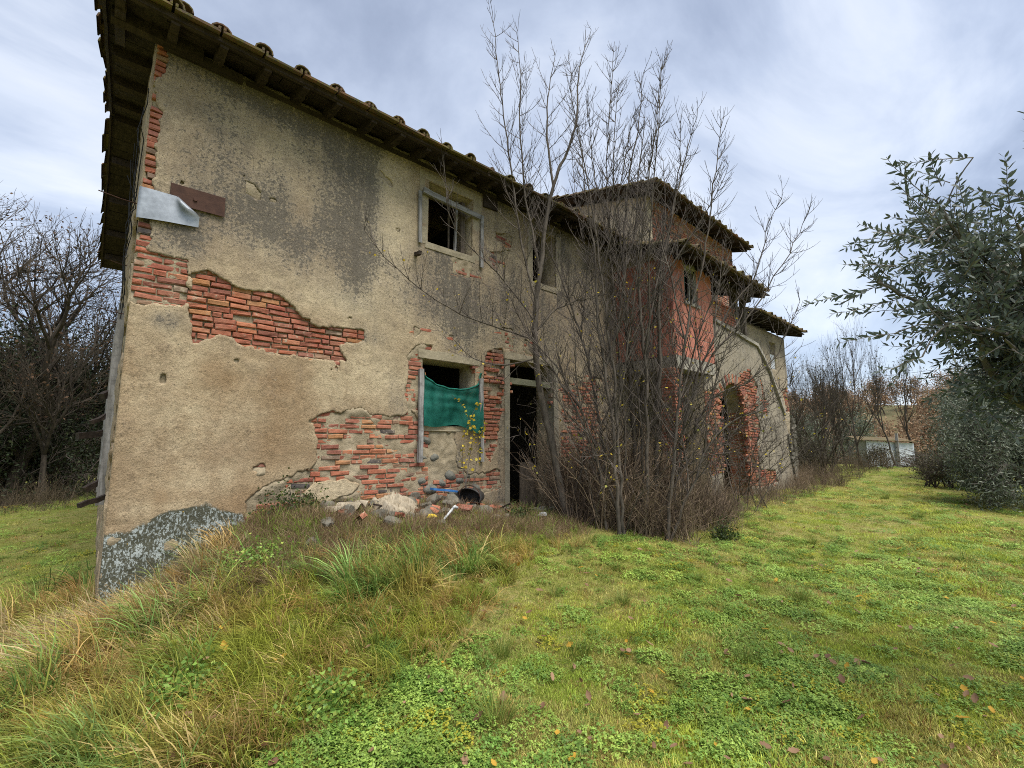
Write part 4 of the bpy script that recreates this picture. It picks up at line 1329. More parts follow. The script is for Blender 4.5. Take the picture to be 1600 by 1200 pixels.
def dress(mb, path, r, start=.25, sp=.16, l1=.8, ang=(.6, 1.0), r1=.0055, l2=.16, sp2=.10, up=.3, ymax=None, tips=None, bare_low=True):
    """side shoots and spur twigs along a stem"""
    seg = np.linalg.norm(np.diff(path, axis=0), axis=1); s = np.concatenate([[0], np.cumsum(seg)]); T = s[-1]
    t = T * start + r.uniform(0, sp)
    side = 0
    while t < T * .985:
        i = min(np.searchsorted(s, t), len(path) - 1)
        p = path[i]; d = unit(path[i] - path[i - 1])
        f = t / T
        L = l1 * r.uniform(.3, 1.0) * (1.1 - .78 * f) + .06
        a = r.uniform(*ang)
        q = perp(d, r)
        dd = unit(d * math.cos(a) + q * math.sin(a))
        if ymax is not None and p[1] + dd[1] * L > ymax: dd[1] = -abs(dd[1])
        n = max(3, int(L / .12))
        b = shoot(p, dd, L, n, r, up, .07)
        mb.tube(b, np.linspace(r1 * (1.25 - .5 * f), .0022, len(b)), 3)
        if tips is not None: tips.extend(b[1:])
        tt = .12
        while tt < L - .04:
            j = max(1, min(int(tt / L * n), n - 1))
            e = unit(b[j] - b[j - 1])
            q2 = perp(e, r)
            l = l2 * r.uniform(.4, 1.3) * (1.1 - .6 * tt / L)
            c = shoot(b[j], unit(e * .7 + q2 * .7 + np.array([0, 0, .15])), l, 2, r, up, .06)
            mb.tube(c, [.003, .0025, .0018], 3)
            tt += sp2 * r.uniform(.6, 1.4)
        t += sp * r.uniform(.5, 1.5)


def leaf_quads(P, D, Nn, L, W, fold=.0):
    """diamond leaves: P base points, D directions, Nn width directions"""
    P = np.asarray(P); D = np.asarray(D); Nn = np.asarray(Nn); L = np.asarray(L)[:, None]; W = np.asarray(W)[:, None]
    up = np.cross(D, Nn)
    a = P; b = P + D * L * .45 + Nn * W * .5 + up * W * fold; c = P + D * L; d = P + D * L * .45 - Nn * W * .5 + up * W * fold
    V = np.stack([a, b, c, d], 1).reshape(-1, 3)
    k = np.arange(len(P)) * 4
    return V, np.stack([k, k + 1, k + 2, k + 3], 1)


def rand_dirs(r, n):
    v = r.normal(0, 1, (n, 3)); return v / np.linalg.norm(v, axis=1)[:, None]


def frames(r, D):
    q = rand_dirs(r, len(D)); n = np.cross(D, q); return n / (np.linalg.norm(n, axis=1)[:, None] + 1e-9)


# ------------------------------------------------------------------ scattered ground cover
PROTO = bpy.data.collections.new('ground_cover_sources')      # sources only, not linked to the scene


def scatter(name, protos, P, rot, scale, tint, idx, label=None):
    coll = bpy.data.collections.new(name + '_sources')
    for i, me in enumerate(protos):
        o = bpy.data.objects.new('%s_source_%02d' % (name, i), me); coll.objects.link(o)
    me = bpy.data.meshes.new(name)
    n = len(P)
    me.vertices.add(n); me.vertices.foreach_set('co', np.asarray(P, np.float32).ravel())
    a = me.attributes.new('rot', 'FLOAT_VECTOR', 'POINT'); a.data.foreach_set('vector', np.asarray(rot, np.float32).ravel())
    a = me.attributes.new('size', 'FLOAT_VECTOR', 'POINT'); a.data.foreach_set('vector', np.asarray(scale, np.float32).ravel())
    a = me.attributes.new('pick', 'INT', 'POINT'); a.data.foreach_set('value', np.asarray(idx, np.int32))
    set_col(me, 'tint', np.concatenate([tint, np.ones((n, 1))], 1))
    o = link(name, me)
    kind(o, 'stuff')
    ng = bpy.data.node_groups.new(name, 'GeometryNodeTree')
    ng.interface.new_socket('Geometry', in_out='INPUT', socket_type='NodeSocketGeometry')
    ng.interface.new_socket('Geometry', in_out='OUTPUT', socket_type='NodeSocketGeometry')
    N = ng.nodes.new
    gi = N('NodeGroupInput'); go = N('NodeGroupOutput')
    ci = N('GeometryNodeCollectionInfo'); ci.inputs['Collection'].default_value = coll
    ci.inputs['Separate Children'].default_value = True; ci.inputs['Reset Children'].default_value = True
    ip = N('GeometryNodeInstanceOnPoints')
    ip.inputs['Pick Instance'].default_value = True

    def na(nm, t):
        q = N('GeometryNodeInputNamedAttribute'); q.data_type = t; q.inputs[0].default_value = nm
        return [s for s in q.outputs if s.enabled and s.name == 'Attribute'][0]
    L = ng.links.new
    L(gi.outputs[0], ip.inputs['Points']); L(ci.outputs[0], ip.inputs['Instance'])
    L(na('pick', 'INT'), ip.inputs['Instance Index'])
    e2r = N('FunctionNodeEulerToRotation'); L(na('rot', 'FLOAT_VECTOR'), e2r.inputs[0]); L(e2r.outputs[0], ip.inputs['Rotation'])
    L(na('size', 'FLOAT_VECTOR'), ip.inputs['Scale'])
    L(ip.outputs[0], go.inputs[0])
    md = o.modifiers.new('scatter', 'NODES'); md.node_group = ng
    if label: o['label'] = label
    return o


def grass_clump(n, rad, h, w, lean, curve, seed, m, wind=(0, 0)):
    r = np.random.default_rng(seed)
    V = []; Q = []; T = []
    k = 0
    for i in range(n):
        a = r.uniform(0, 2 * math.pi); rr = rad * math.sqrt(r.random())
        p = np.array([rr * math.cos(a), rr * math.sin(a), -.01])
        az = a + r.normal(0, 1.0); H = h * r.uniform(.45, 1.15)
        out = np.array([math.cos(az), math.sin(az), 0]) * lean * r.uniform(.3, 1.3) + np.array([wind[0], wind[1], 0])
        side = unit(np.array([-out[1], out[0], 0]) + r.normal(0, .3, 3) * np.array([1, 1, 0]) + 1e-6)
        ww = w * r.uniform(.6, 1.2)
        d = unit(np.array([0, 0, 1.0]) + out * .5)
        pts = []
        for s in range(4):
            pts.append(p.copy())
            p = p + d * H / 3
            d = unit(d + out * curve * .5 + np.array([0, 0, -curve * .28 * s]))
        for s in range(3):
            q = ww * (1 - .22 * s) / 2
            V += [pts[s] - side * q, pts[s] + side * q]
        V.append(pts[3])
        Q += [(k, k + 1, k + 3, k + 2), (k + 2, k + 3, k + 5, k + 4)]; T.append((k + 4, k + 5, k + 6))
        k += 7
    return np_mesh('grass_clump', V, Q, m, T)


def clover_patch(n, rad, h, s, seed, m):
    r = np.random.default_rng(seed)
    V = []; Q = []; k = 0
    for i in range(n):
        a = r.uniform(0, 6.283); rr = rad * math.sqrt(r.random())
        c = np.array([rr * math.cos(a), rr * math.sin(a), h * r.uniform(.3, 1.1) * (1.1 - .6 * rr / rad)])
        t0 = r.uniform(0, 6.283); tilt = r.normal(0, .35, 2)
        for j in range(3):
            t = t0 + j * 2.094 + r.normal(0, .12); ss = s * r.uniform(.7, 1.2)
            d = np.array([math.cos(t), math.sin(t), tilt[0] * math.cos(t) + tilt[1] * math.sin(t)]); e = np.array([-math.sin(t), math.cos(t), .0])
            V += [c, c + d * ss * .55 + e * ss * .42, c + d * ss + np.array([0, 0, -.15 * ss]), c + d * ss * .55 - e * ss * .42]
            Q.append((k, k + 1, k + 2, k + 3)); k += 4
    return np_mesh('clover_patch', V, Q, m)


def weed_clump(n, rad, h, seed, m, droop=.3):
    r = np.random.default_rng(seed); mb = MB()
    for i in range(n):
        a = r.uniform(0, 6.283); rr = rad * math.sqrt(r.random())
        H = h * r.uniform(.4, 1.15)
        d = np.array([r.normal(0, .22), r.normal(0, .22), 1.0])
        b = shoot((rr * math.cos(a), rr * math.sin(a), 0), d, H, 5, r, -droop * r.random(), .12)
        mb.tube(b, np.linspace(.0045, .002, 6) * r.uniform(.6, 1.3), 3)
        for j in range(2, 6):
            for q in range(int(r.integers(1, 3))):
                c = shoot(b[j], unit(unit(b[j] - b[j - 1]) + perp(unit(b[j] - b[j - 1]), r)), H * r.uniform(.08, .25), 2, r, .2, .2)
                mb.tube(c, [.0022, .0018, .0012], 3)
    return mb.mesh('weed_clump', m)


def dead_leaf_mesh(seed, m):
    r = np.random.default_rng(seed)
    V = []; n = 9
    for i in range(n):
        t = i / (n - 1); w = math.sin(math.pi * t) ** .8 * .26 * (1 + .28 * math.sin(i * 2.7 + seed)) + .01
        z = .16 * (t - .5) ** 2 * 2
        V += [(t - .5, -w, z + w * .35 + r.uniform(-.03, .03)), (t - .5, 0, z), (t - .5, w, z + w * .35 + r.uniform(-.03, .03))]
    Q = []
    for i in range(n - 1):
        for j in range(2): Q.append((i * 3 + j, i * 3 + j + 1, i * 3 + j + 4, i * 3 + j + 3))
    return np_mesh('fallen_leaf', V, Q, m)


FWD = np.array([.669, .743]); RGT = np.array([.743, -.669])


def view_points(r, n, dmin, dmax, half=1.25, power=1.0):
    """ground points in the wedge in front of the camera, denser near it"""
    u = r.random(n)
    d = dmin * (dmax / dmin) ** u if power == 1 else (dmin ** .5 + (dmax ** .5 - dmin ** .5) * u) ** 2
    lat = r.uniform(-half, half, n)
    p = np.array(CAM[:2]) + d[:, None] * (FWD + lat[:, None] * RGT)
    return p[:, 0], p[:, 1], d


def indoors(x, y):
    return ((x > -.03) & (x < 9.8) & (y > -.02) & (y < 8.4)) | ((x > 8.2) & (x < 15.0) & (y > -1.45) & (y < 6.6)) | ((x > 13.4) & (x < 18.2) & (y > -.65) & (y < 5))


def lerp(a, b, t): return np.asarray(a) * (1 - t[:, None]) + np.asarray(b) * t[:, None]


def tall_zone(x, y):
    """1 where the unmown bank grass grows, 0 on the lawn"""
    line = -3.35 + (x - .7) * .40 + (fbm(x * 1.1, y * 1.1, 3, 91) - .5) * .9
    line = np.where(x > 3.6, -2.2 + (x - 3.6) * .12 + (fbm(x * 1.1, y * 1.1, 3, 91) - .5) * .5, line)
    return smooth(-.12, .22, y - line)


def ground_cover():
    r = np.random.default_rng(77)
    m = M['grass']
    GREEN = (.23, .34, .05); LIME = (.43, .50, .075); STRAW = (.58, .46, .19); OLIVE = (.26, .25, .055); BLUE = (.19, .28, .10); RUST = (.42, .25, .085)
    # ---- short lawn
    lawn = [grass_clump(46, .09, .046, .0044, 1.0, .6, 200 + i, m) for i in range(6)]
    x, y, d = view_points(r, 60000, 1.5, 34)
    tz = tall_zone(x, y)
    left = x < -.1
    ok = (~indoors(x, y)) & (r.random(len(x)) > tz * .75)
    ok &= ~((x > 1) & (x < 5) & (y > -.9) & (r.random(len(x)) < .8))
    x, y, d = x[ok], y[ok], d[ok]
    n = len(x)
    nz = fbm(x * .55, y * .55, 4, 95); n2 = fbm(x * 2.2, y * 2.2, 3, 96); n3 = fbm(x * .25, y * .8, 3, 97)
    c = lerp(GREEN, LIME, smooth(.35, .65, nz))
    c = lerp(np.zeros(3), np.zeros(3), np.zeros(n)) + c
    t = smooth(.43, .58, n2) * .9 + smooth(.48, .66, n3) * .7
    ya = -6.2 + (x - 6) * .15 + .3 * np.sin(x * .35)
    trk = (np.exp(-((y - ya) / .38) ** 2) + .8 * np.exp(-((y - ya - 1.75) / .35) ** 2)) * smooth(5, 8, x) * smooth(.3, .55, n2)     # two faint worn wheel tracks
    t = np.clip((t * .85 + .9 * trk) * r.uniform(.3, 1.3, n), 0, 1) * (.75)
    c = c * (1 - t[:, None]) + np.array(STRAW) * .92 * t[:, None]
    br = r.random(n) < .10
    c[br] = np.array(RUST) * r.uniform(.6, 1.1, (br.sum(), 1))
    c *= r.uniform(.55, 1.35, (n, 1))
    sc = (1 - .45 * np.clip(trk, 0, 1)) * (.8 + .5 * smooth(2, 14, d)) * r.uniform(.7, 1.25, n) * (1 + .8 * smooth(.6, .8, nz))
    z = ground_z(x, y)
    rot = np.stack([r.normal(0, .12, n), r.normal(0, .12, n), r.uniform(0, 6.28, n)], 1)
    scatter('lawn_grass', lawn, np.stack([x, y, z], 1), rot, np.stack([sc * 1.15, sc * 1.15, sc * r.uniform(.6, 1.2, n)], 1), c, r.integers(0, 6, n), 'short patchy green and straw coloured lawn grass')
    # ---- bank grass, long and arching down the slope
    wind = [(-.9, -.3), (-.6, -.55), (-1.0, .0), (-.3, -.6)]
    tall = [grass_clump(34, .075, .32, .0078, .75, 1.05, 220 + i, m, wind[i % 4]) for i in range(8)]
    x, y, d = view_points(r, 19000, 1.3, 13, 1.35)
    tz = tall_zone(x, y)
    ok = (~indoors(x, y)) & (r.random(len(x)) < tz) & (x < 7.5) & (y < 1.2)
    ok &= ~((x > .9) & (x < 5.0) & (y > -1.05) & (r.random(len(x)) < .88)) & ~((x < .1) & (y > .3) & (r.random(len(x)) < .6))
    ok &= ~((x > 4.6) & (y > -1.9) & (r.random(len(x)) < .8))
    x, y, d = x[ok], y[ok], d[ok]
    n = len(x)
    keep = r.random(n) < .62 + .38 * fbm(x * 1.6, y * 1.6, 3, 101)
    x, y, d = x[keep], y[keep], d[keep]; n = len(x)
    nz = fbm(x * 1.1, y * 1.1, 4, 102); n2 = fbm(x * 2.6, y * 2.6, 3, 103)
    c = lerp((.34, .37, .06), (.24, .40, .11), smooth(.38, .60, nz + r.normal(0, .06, n)))
    t = np.clip(smooth(.48, .66, n2) * r.uniform(.2, 1.2, n), 0, 1); c = c * (1 - t[:, None]) + np.array((.42, .35, .09)) * t[:, None]
    s_ = r.random(n) < .25 + .25 * smooth(-2.2, -1.2, y)
    c[s_] = lerp(STRAW, RUST, r.random(s_.sum()))
    straw_ridge = np.exp(-((y + .75) / .55) ** 2) * smooth(1.3, .4, x)
    s_ = r.random(n) < straw_ridge * .85
    c[s_] = np.array((.55, .44, .24)) * r.uniform(.8, 1.1, (s_.sum(), 1))
    c *= r.uniform(.6, 1.3, (n, 1))
    sc = r.uniform(.55, 1.25, n) * (.75 + .5 * smooth(.35, .65, nz)) * np.where(d < 2.2, .8, 1.0) * (1 - .45 * smooth(3, 5.5, x)) * (1 - .5 * smooth(.8, 1.3, x) * smooth(-1.9, -1.3, y))
    z = ground_z(x, y)
    rot = np.stack([r.normal(0, .2, n), r.normal(0, .2, n), r.normal(0, .6, n)], 1)
    scatter('bank_grass', tall, np.stack([x, y, z], 1), rot, np.stack([sc, sc, sc * r.uniform(.7, 1.1, n)], 1), c, r.integers(0, 8, n), 'long arching green and straw grass on the bank before the house')
    # ---- dead thatch on the mound under the wall
    th = [grass_clump(40, .12, .17, .0045, 1.3, .8, 240 + i, m, (.0, -.2)) for i in range(4)]
    x = r.uniform(.5, 5.2, 5200); y = r.uniform(-1.75, -.05, 5200)
    ok = r.random(len(x)) < (.85 * smooth(-1.75, -1.1, y) + .1) * (1 - .65 * (x > 1.9) * (x < 4.6) * (y > -1.0))
    x, y = x[ok], y[ok]; n = len(x)
    c = lerp((.17, .115, .07), (.38, .28, .16), r.random(n) ** 1.3)
    g_ = r.random(n) < .13; c[g_] = np.array(GREEN) * 1.1
    scatter('dead_thatch', th, np.stack([x, y, ground_z(x, y)], 1), np.stack([r.normal(0, .3, n), r.normal(0, .3, n), r.uniform(0, 6.28, n)], 1), np.repeat(r.uniform(.5, 1.25, n)[:, None], 3, 1), c, r.integers(0, 4, n), 'brown matted dead grass on the rubble mound')
    # ---- clover and low broad leaves
    cl = [clover_patch(52, .11, .045, .0155, 260 + i, M['clover']) for i in range(5)]
    x, y, d = view_points(r, 26000, 1.5, 24)
    nz = fbm(x * 1.3, y * 1.3, 4, 111); tz = tall_zone(x, y)
    ok = (~indoors(x, y)) & (r.random(len(x)) < 0.10 + .62 * smooth(.42, .66, nz + .25 * (fbm(x * 6, y * 6, 2, 112) - .5))) & (r.random(len(x)) > .72 * tz)
    x, y, d = x[ok], y[ok], d[ok]; n = len(x)
    c = lerp((.16, .29, .055), (.36, .49, .10), r.random(n) ** 1.1) * r.uniform(.6, 1.1, (n, 1))
    ye = r.random(n) < .05; c[ye] = (.36, .34, .04)
    sc = r.uniform(.55, 1.15, n) * (1 + .35 * smooth(3, 14, d))
    scatter('clover', cl, np.stack([x, y, ground_z(x, y) + .004], 1), np.stack([r.normal(0, .15, n), r.normal(0, .15, n), r.uniform(0, 6.28, n)], 1), np.repeat(sc[:, None], 3, 1), c, r.integers(0, 5, n), 'bright green clover spread through the lawn')
    # ---- fallen leaves
    dl = [dead_leaf_mesh(i, M['deadleaf']) for i in range(5)]
    x, y, d = view_points(r, 900, 1.6, 16)
    ok = ~indoors(x, y) & (r.random(len(x)) > .5 * tall_zone(x, y)); x, y, d = x[ok], y[ok], d[ok]; n = len(x)
    c = lerp((.16, .085, .05), (.34, .21, .12), r.random(n)); ye = r.random(n) < .22; c[ye] = (.5, .30, .04)
    sc = r.uniform(.025, .075, n)
    scatter('fallen_leaves', dl, np.stack([x, y, ground_z(x, y) + .05 + .05 * tall_zone(x, y)], 1), np.stack([r.normal(0, .4, n), r.normal(0, .4, n), r.uniform(0, 6.28, n)], 1), np.repeat(sc[:, None], 3, 1), c, r.integers(0, 5, n), 'brown and yellow fallen leaves lying about the grass')
    # ---- dry weeds along the foot of the house
    wc = [weed_clump(9, .16, .95, 280 + i, M['weed']) for i in range(7)]
    x = r.uniform(5.4, 16.5, 2700); y = r.uniform(-2.8, -.1, 2700)
    front = np.where(x < 8.2, -2.5 + .12 * np.sin(x * 3) + 1.1 * smooth(6.2, 5.4, x), np.where(x < 10.5, -2.5 + (x - 8.2) * .10, -2.3))
    ok = (y > front + (fbm(x * 1.2, y, 3, 121) - .5) * .5) & (~indoors(x, y)) & ~((x < 5.7) & (y > -1.0))
    ok &= r.random(len(x)) < np.where(x > 8.6, .5, .95)
    x, y = x[ok], y[ok]; n = len(x)
    c = lerp((.11, .08, .06), (.32, .24, .16), r.random(n) ** 1.4)
    sc = r.uniform(.45, 1.2, n) * (1.08 - .62 * smooth(7.0, 8.6, x)) * (.75 + .5 * smooth(-2.6, -1.4, y))
    scatter('dry_weeds', wc, np.stack([x, y, ground_z(x, y)], 1), np.stack([r.normal(0, .15, n), r.normal(0, .15, n), r.uniform(0, 6.28, n)], 1), np.repeat(sc[:, None], 3, 1), c, r.integers(0, 7, n), 'thick brown dead weeds along the foot of the house')
    x = np.concatenate([r.uniform(15.5, 24, 320), r.uniform(-3.5, .3, 200)]); y = np.concatenate([r.uniform(-2.4, .6, 320), r.uniform(9, 14, 200)])
    ok = ~indoors(x, y); x, y = x[ok], y[ok]; n = len(x)
    c = lerp((.07, .055, .04), (.18, .14, .09), r.random(n))
    ok = np.ones(n)
    scatter('far_weeds', wc, np.stack([x, y, ground_z(x, y)], 1), np.stack([r.normal(0, .2, n), r.normal(0, .2, n), r.uniform(0, 6.28, n)], 1), np.repeat(r.uniform(.3, .8, n)[:, None], 3, 1), c, r.integers(0, 7, n), 'brown weeds by the far end and the wood edge')


ground_cover()


def tufts():
    """the larger tussocks one can pick out on the lawn"""
    r = np.random.default_rng(301)
    m = mat_leaf('tussock_blade', stops=[(0, (.11, .17, .03)), (.5, (.17, .235, .045)), (.8, (.26, .27, .06)), (1, (.5, .41, .12))], var=.25, trans=.35, rough=.5)
    mk = [grass_clump(130, .06, .24, .0045, .95, .6, 310 + i, m) for i in range(4)]
    spots = [(1.05, -3.05), (1.95, -3.25), (2.15, -3.2), (2.65, -3.5), (1.65, -3.75), (3.65, -3.2), (4.9, -3.3), (3.2, -2.75), (6.6, -4.1), (7.9, -3.6), (9.2, -4.6), (11.5, -4.4), (5.2, -4.2), (3.5, -4.35), (8.4, -5.2), (4.4, -2.6), (13.5, -3.6)]
    for i, (x, y) in enumerate(spots):
        o = link('grass_tuft', mk[i % 4])
        o.location = (x, y, float(ground_z(x, y)[0]) - .01); o.rotation_euler = (0, 0, i * 1.3); s = r.uniform(.7, 1.15); o.scale = (s, s, s * .85)
        tag(o, 'dark green grass tuft standing out of the short lawn', 'grass tuft', 'grass tufts on the lawn')
    for i, (x, y, s, lab) in enumerate([(1.05, -1.15, 1.3, 'bright green feathery weed on the bank by the lichened wall base'), (.35, -2.6, 1.0, 'round bright green leafy plant low in the tall grass'), (.92, -3.15, 1.0, 'fresh green mound of rounded leaves at the lawn edge')]):
        P = r.normal(0, 1, (700, 3)) * np.array([.10, .10, .05]) * s; P[:, 2] = np.abs(P[:, 2]) + .02
        D = rand_dirs(r, 700); D[:, 2] = np.abs(D[:, 2]) * .6; D /= np.linalg.norm(D, axis=1)[:, None]
        V, Q = leaf_quads(P, D, frames(r, D), r.uniform(.018, .035, 700), r.uniform(.014, .026, 700), .15)
        o = thing('green_plant', lab, 'plant', (x, y, float(ground_z(x, y)[0]) + .05)); kind(link('leaves', np_mesh('leaves', V, Q, M['freshleaf']), o), 'stuff')


tufts()

# ------------------------------------------------------------------ bare saplings in front of the house
TREE = [
    [(5.36, -1.05, .3), (5.19, -.9, 1.5), (5.03, -.76, 2.51), (4.99, -.72, 3.35), (5.04, -.77, 4.21), (5.13, -.84, 5.09), (5.23, -.94, 5.89), (5.52, -1.2, 6.96), (5.59, -1.26, 8.07), (5.76, -1.41, 8.84)],
    [(5.01, -.74, 3.88), (4.83, -.6, 4.76), (4.57, -.55, 6.4), (4.31, -.6, 7.65), (4.12, -.65, 8.63)],
    [(5.04, -.77, 4.43), (4.89, -.63, 5.66), (4.78, -.6, 6.89), (4.8, -.6, 7.92), (4.7, -.6, 8.69)],
    [(5.23, -.94, 5.89), (5.16, -.88, 6.75), (5.19, -.9, 7.67), (5.28, -.98, 8.35)],
    [(4.99, -.72, 3.24), (4.33, -.45, 3.39), (3.48, -.45, 3.53), (2.66, -.45, 3.89), (2.19, -.45, 4.28)],
    [(4.99, -.72, 3.35), (5.26, -.96, 3.77), (5.49, -1.17, 3.88), (5.97, -1.61, 4.65)],
    [(5.02, -.75, 2.93), (4.6, -.45, 2.81), (3.96, -.45, 2.84), (3.49, -.45, 3.15)],
    [(4.99, -.72, 3.51), (4.59, -.45, 4.18), (3.81, -.45, 4.6), (3.45, -.45, 4.99), (3.32, -.5, 5.86)]]
THICKET = [
    [(5.57, -1.91, .1), (5.51, -1.86, 2.45), (5.4, -1.76, 4.13), (5.28, -1.65, 5.59), (5.13, -1.52, 6.8), (5.08, -1.47, 7.71)],
    [(5.94, -1.77, .1), (5.89, -1.72, 2.49), (5.82, -1.65, 4.59), (5.79, -1.64, 6.26), (5.87, -1.71, 7.44), (5.94, -1.76, 8.47)],
    [(6.36, -1.66, .1), (6.31, -1.61, 2.54), (6.28, -1.58, 4.51), (6.35, -1.65, 5.9), (6.55, -1.83, 7.36), (6.62, -1.89, 8.18)],
    [(5.96, -2.03, .1), (6.02, -2.08, 2.47), (5.99, -2.05, 3.99), (6.11, -2.16, 5.59), (6.29, -2.32, 6.94), (6.35, -2.38, 7.93)],
    [(6.35, -1.9, .1), (6.5, -2.02, 2.51), (6.54, -2.07, 4.11), (6.75, -2.25, 5.45), (6.99, -2.47, 6.62), (7.14, -2.6, 7.34)],
    [(6.01, -2.31, .1), (6.2, -2.48, 1.97), (6.36, -2.63, 3.42), (6.58, -2.82, 4.44), (6.77, -2.99, 5.81), (6.88, -3.1, 6.74)],
    [(6.41, -2.19, .1), (6.56, -2.33, 1.6), (6.95, -2.67, 2.9), (7.34, -3.03, 3.42), (7.68, -3.33, 4.05), (8.03, -3.65, 4.81), (8.23, -3.83, 5.3)],
    [(6.06, -1.39, .1), (5.87, -1.22, 2.33), (5.66, -1.03, 3.62), (5.43, -.82, 4.51), (5.11, -.55, 5.55), (4.73, -.65, 6.38)],
    [(5.54, -1.65, .1), (5.43, -1.55, 1.5), (5.08, -1.23, 2.57), (4.65, -.84, 3.27), (4.2, -.45, 3.67)],
    [(6.43, -1.96, .1), (6.87, -2.36, 2.31), (7.31, -2.75, 3.57), (7.73, -3.14, 4.33), (7.94, -3.32, 5.23), (8.14, -3.5, 5.68)],
    [(5.53, -1.88, .1), (5.47, -1.82, 2.07), (5.35, -1.72, 3.23), (5.33, -1.7, 4.44), (5.24, -1.62, 5.49), (5.18, -1.56, 6.58)],
    [(6.08, -1.9, .1), (6.1, -1.91, 2.09), (5.95, -1.77, 3.52), (5.86, -1.69, 4.81), (5.65, -1.5, 5.92), (5.55, -1.42, 7.44)],
    [(6.33, -1.63, .1), (6.41, -1.71, 2.01), (6.61, -1.89, 3.62), (6.81, -2.06, 4.74), (7.02, -2.26, 6.26), (7.08, -2.31, 7.36)],
    [(5.79, -1.87, .1), (5.22, -1.36, 2.08), (4.86, -1.04, 2.87), (4.5, -.71, 3.78), (4.27, -.55, 4.51)],
    [(6.35, -1.9, .1), (7.02, -2.49, 2.1), (7.49, -2.92, 2.51), (7.89, -3.28, 2.93), (8.26, -3.61, 3.89)],
    [(6.01, -2.31, .1), (6.61, -2.85, 1.69), (7.12, -3.31, 2.07), (7.45, -3.61, 2.45)]]


def leaves_at(r, P, n, L=(.03, .05), low=None):
    P = np.array(P)
    if low is not None: P = P[P[:, 2] < low]
    P = P[r.integers(0, len(P), n)] + r.normal(0, .015, (n, 3))
    D = rand_dirs(r, n); D[:, 2] = -np.abs(D[:, 2]) * .7; D /= np.linalg.norm(D, axis=1)[:, None]
    l = r.uniform(*L, n)
    return leaf_quads(P, D, frames(r, D), l, l * .8, .1)


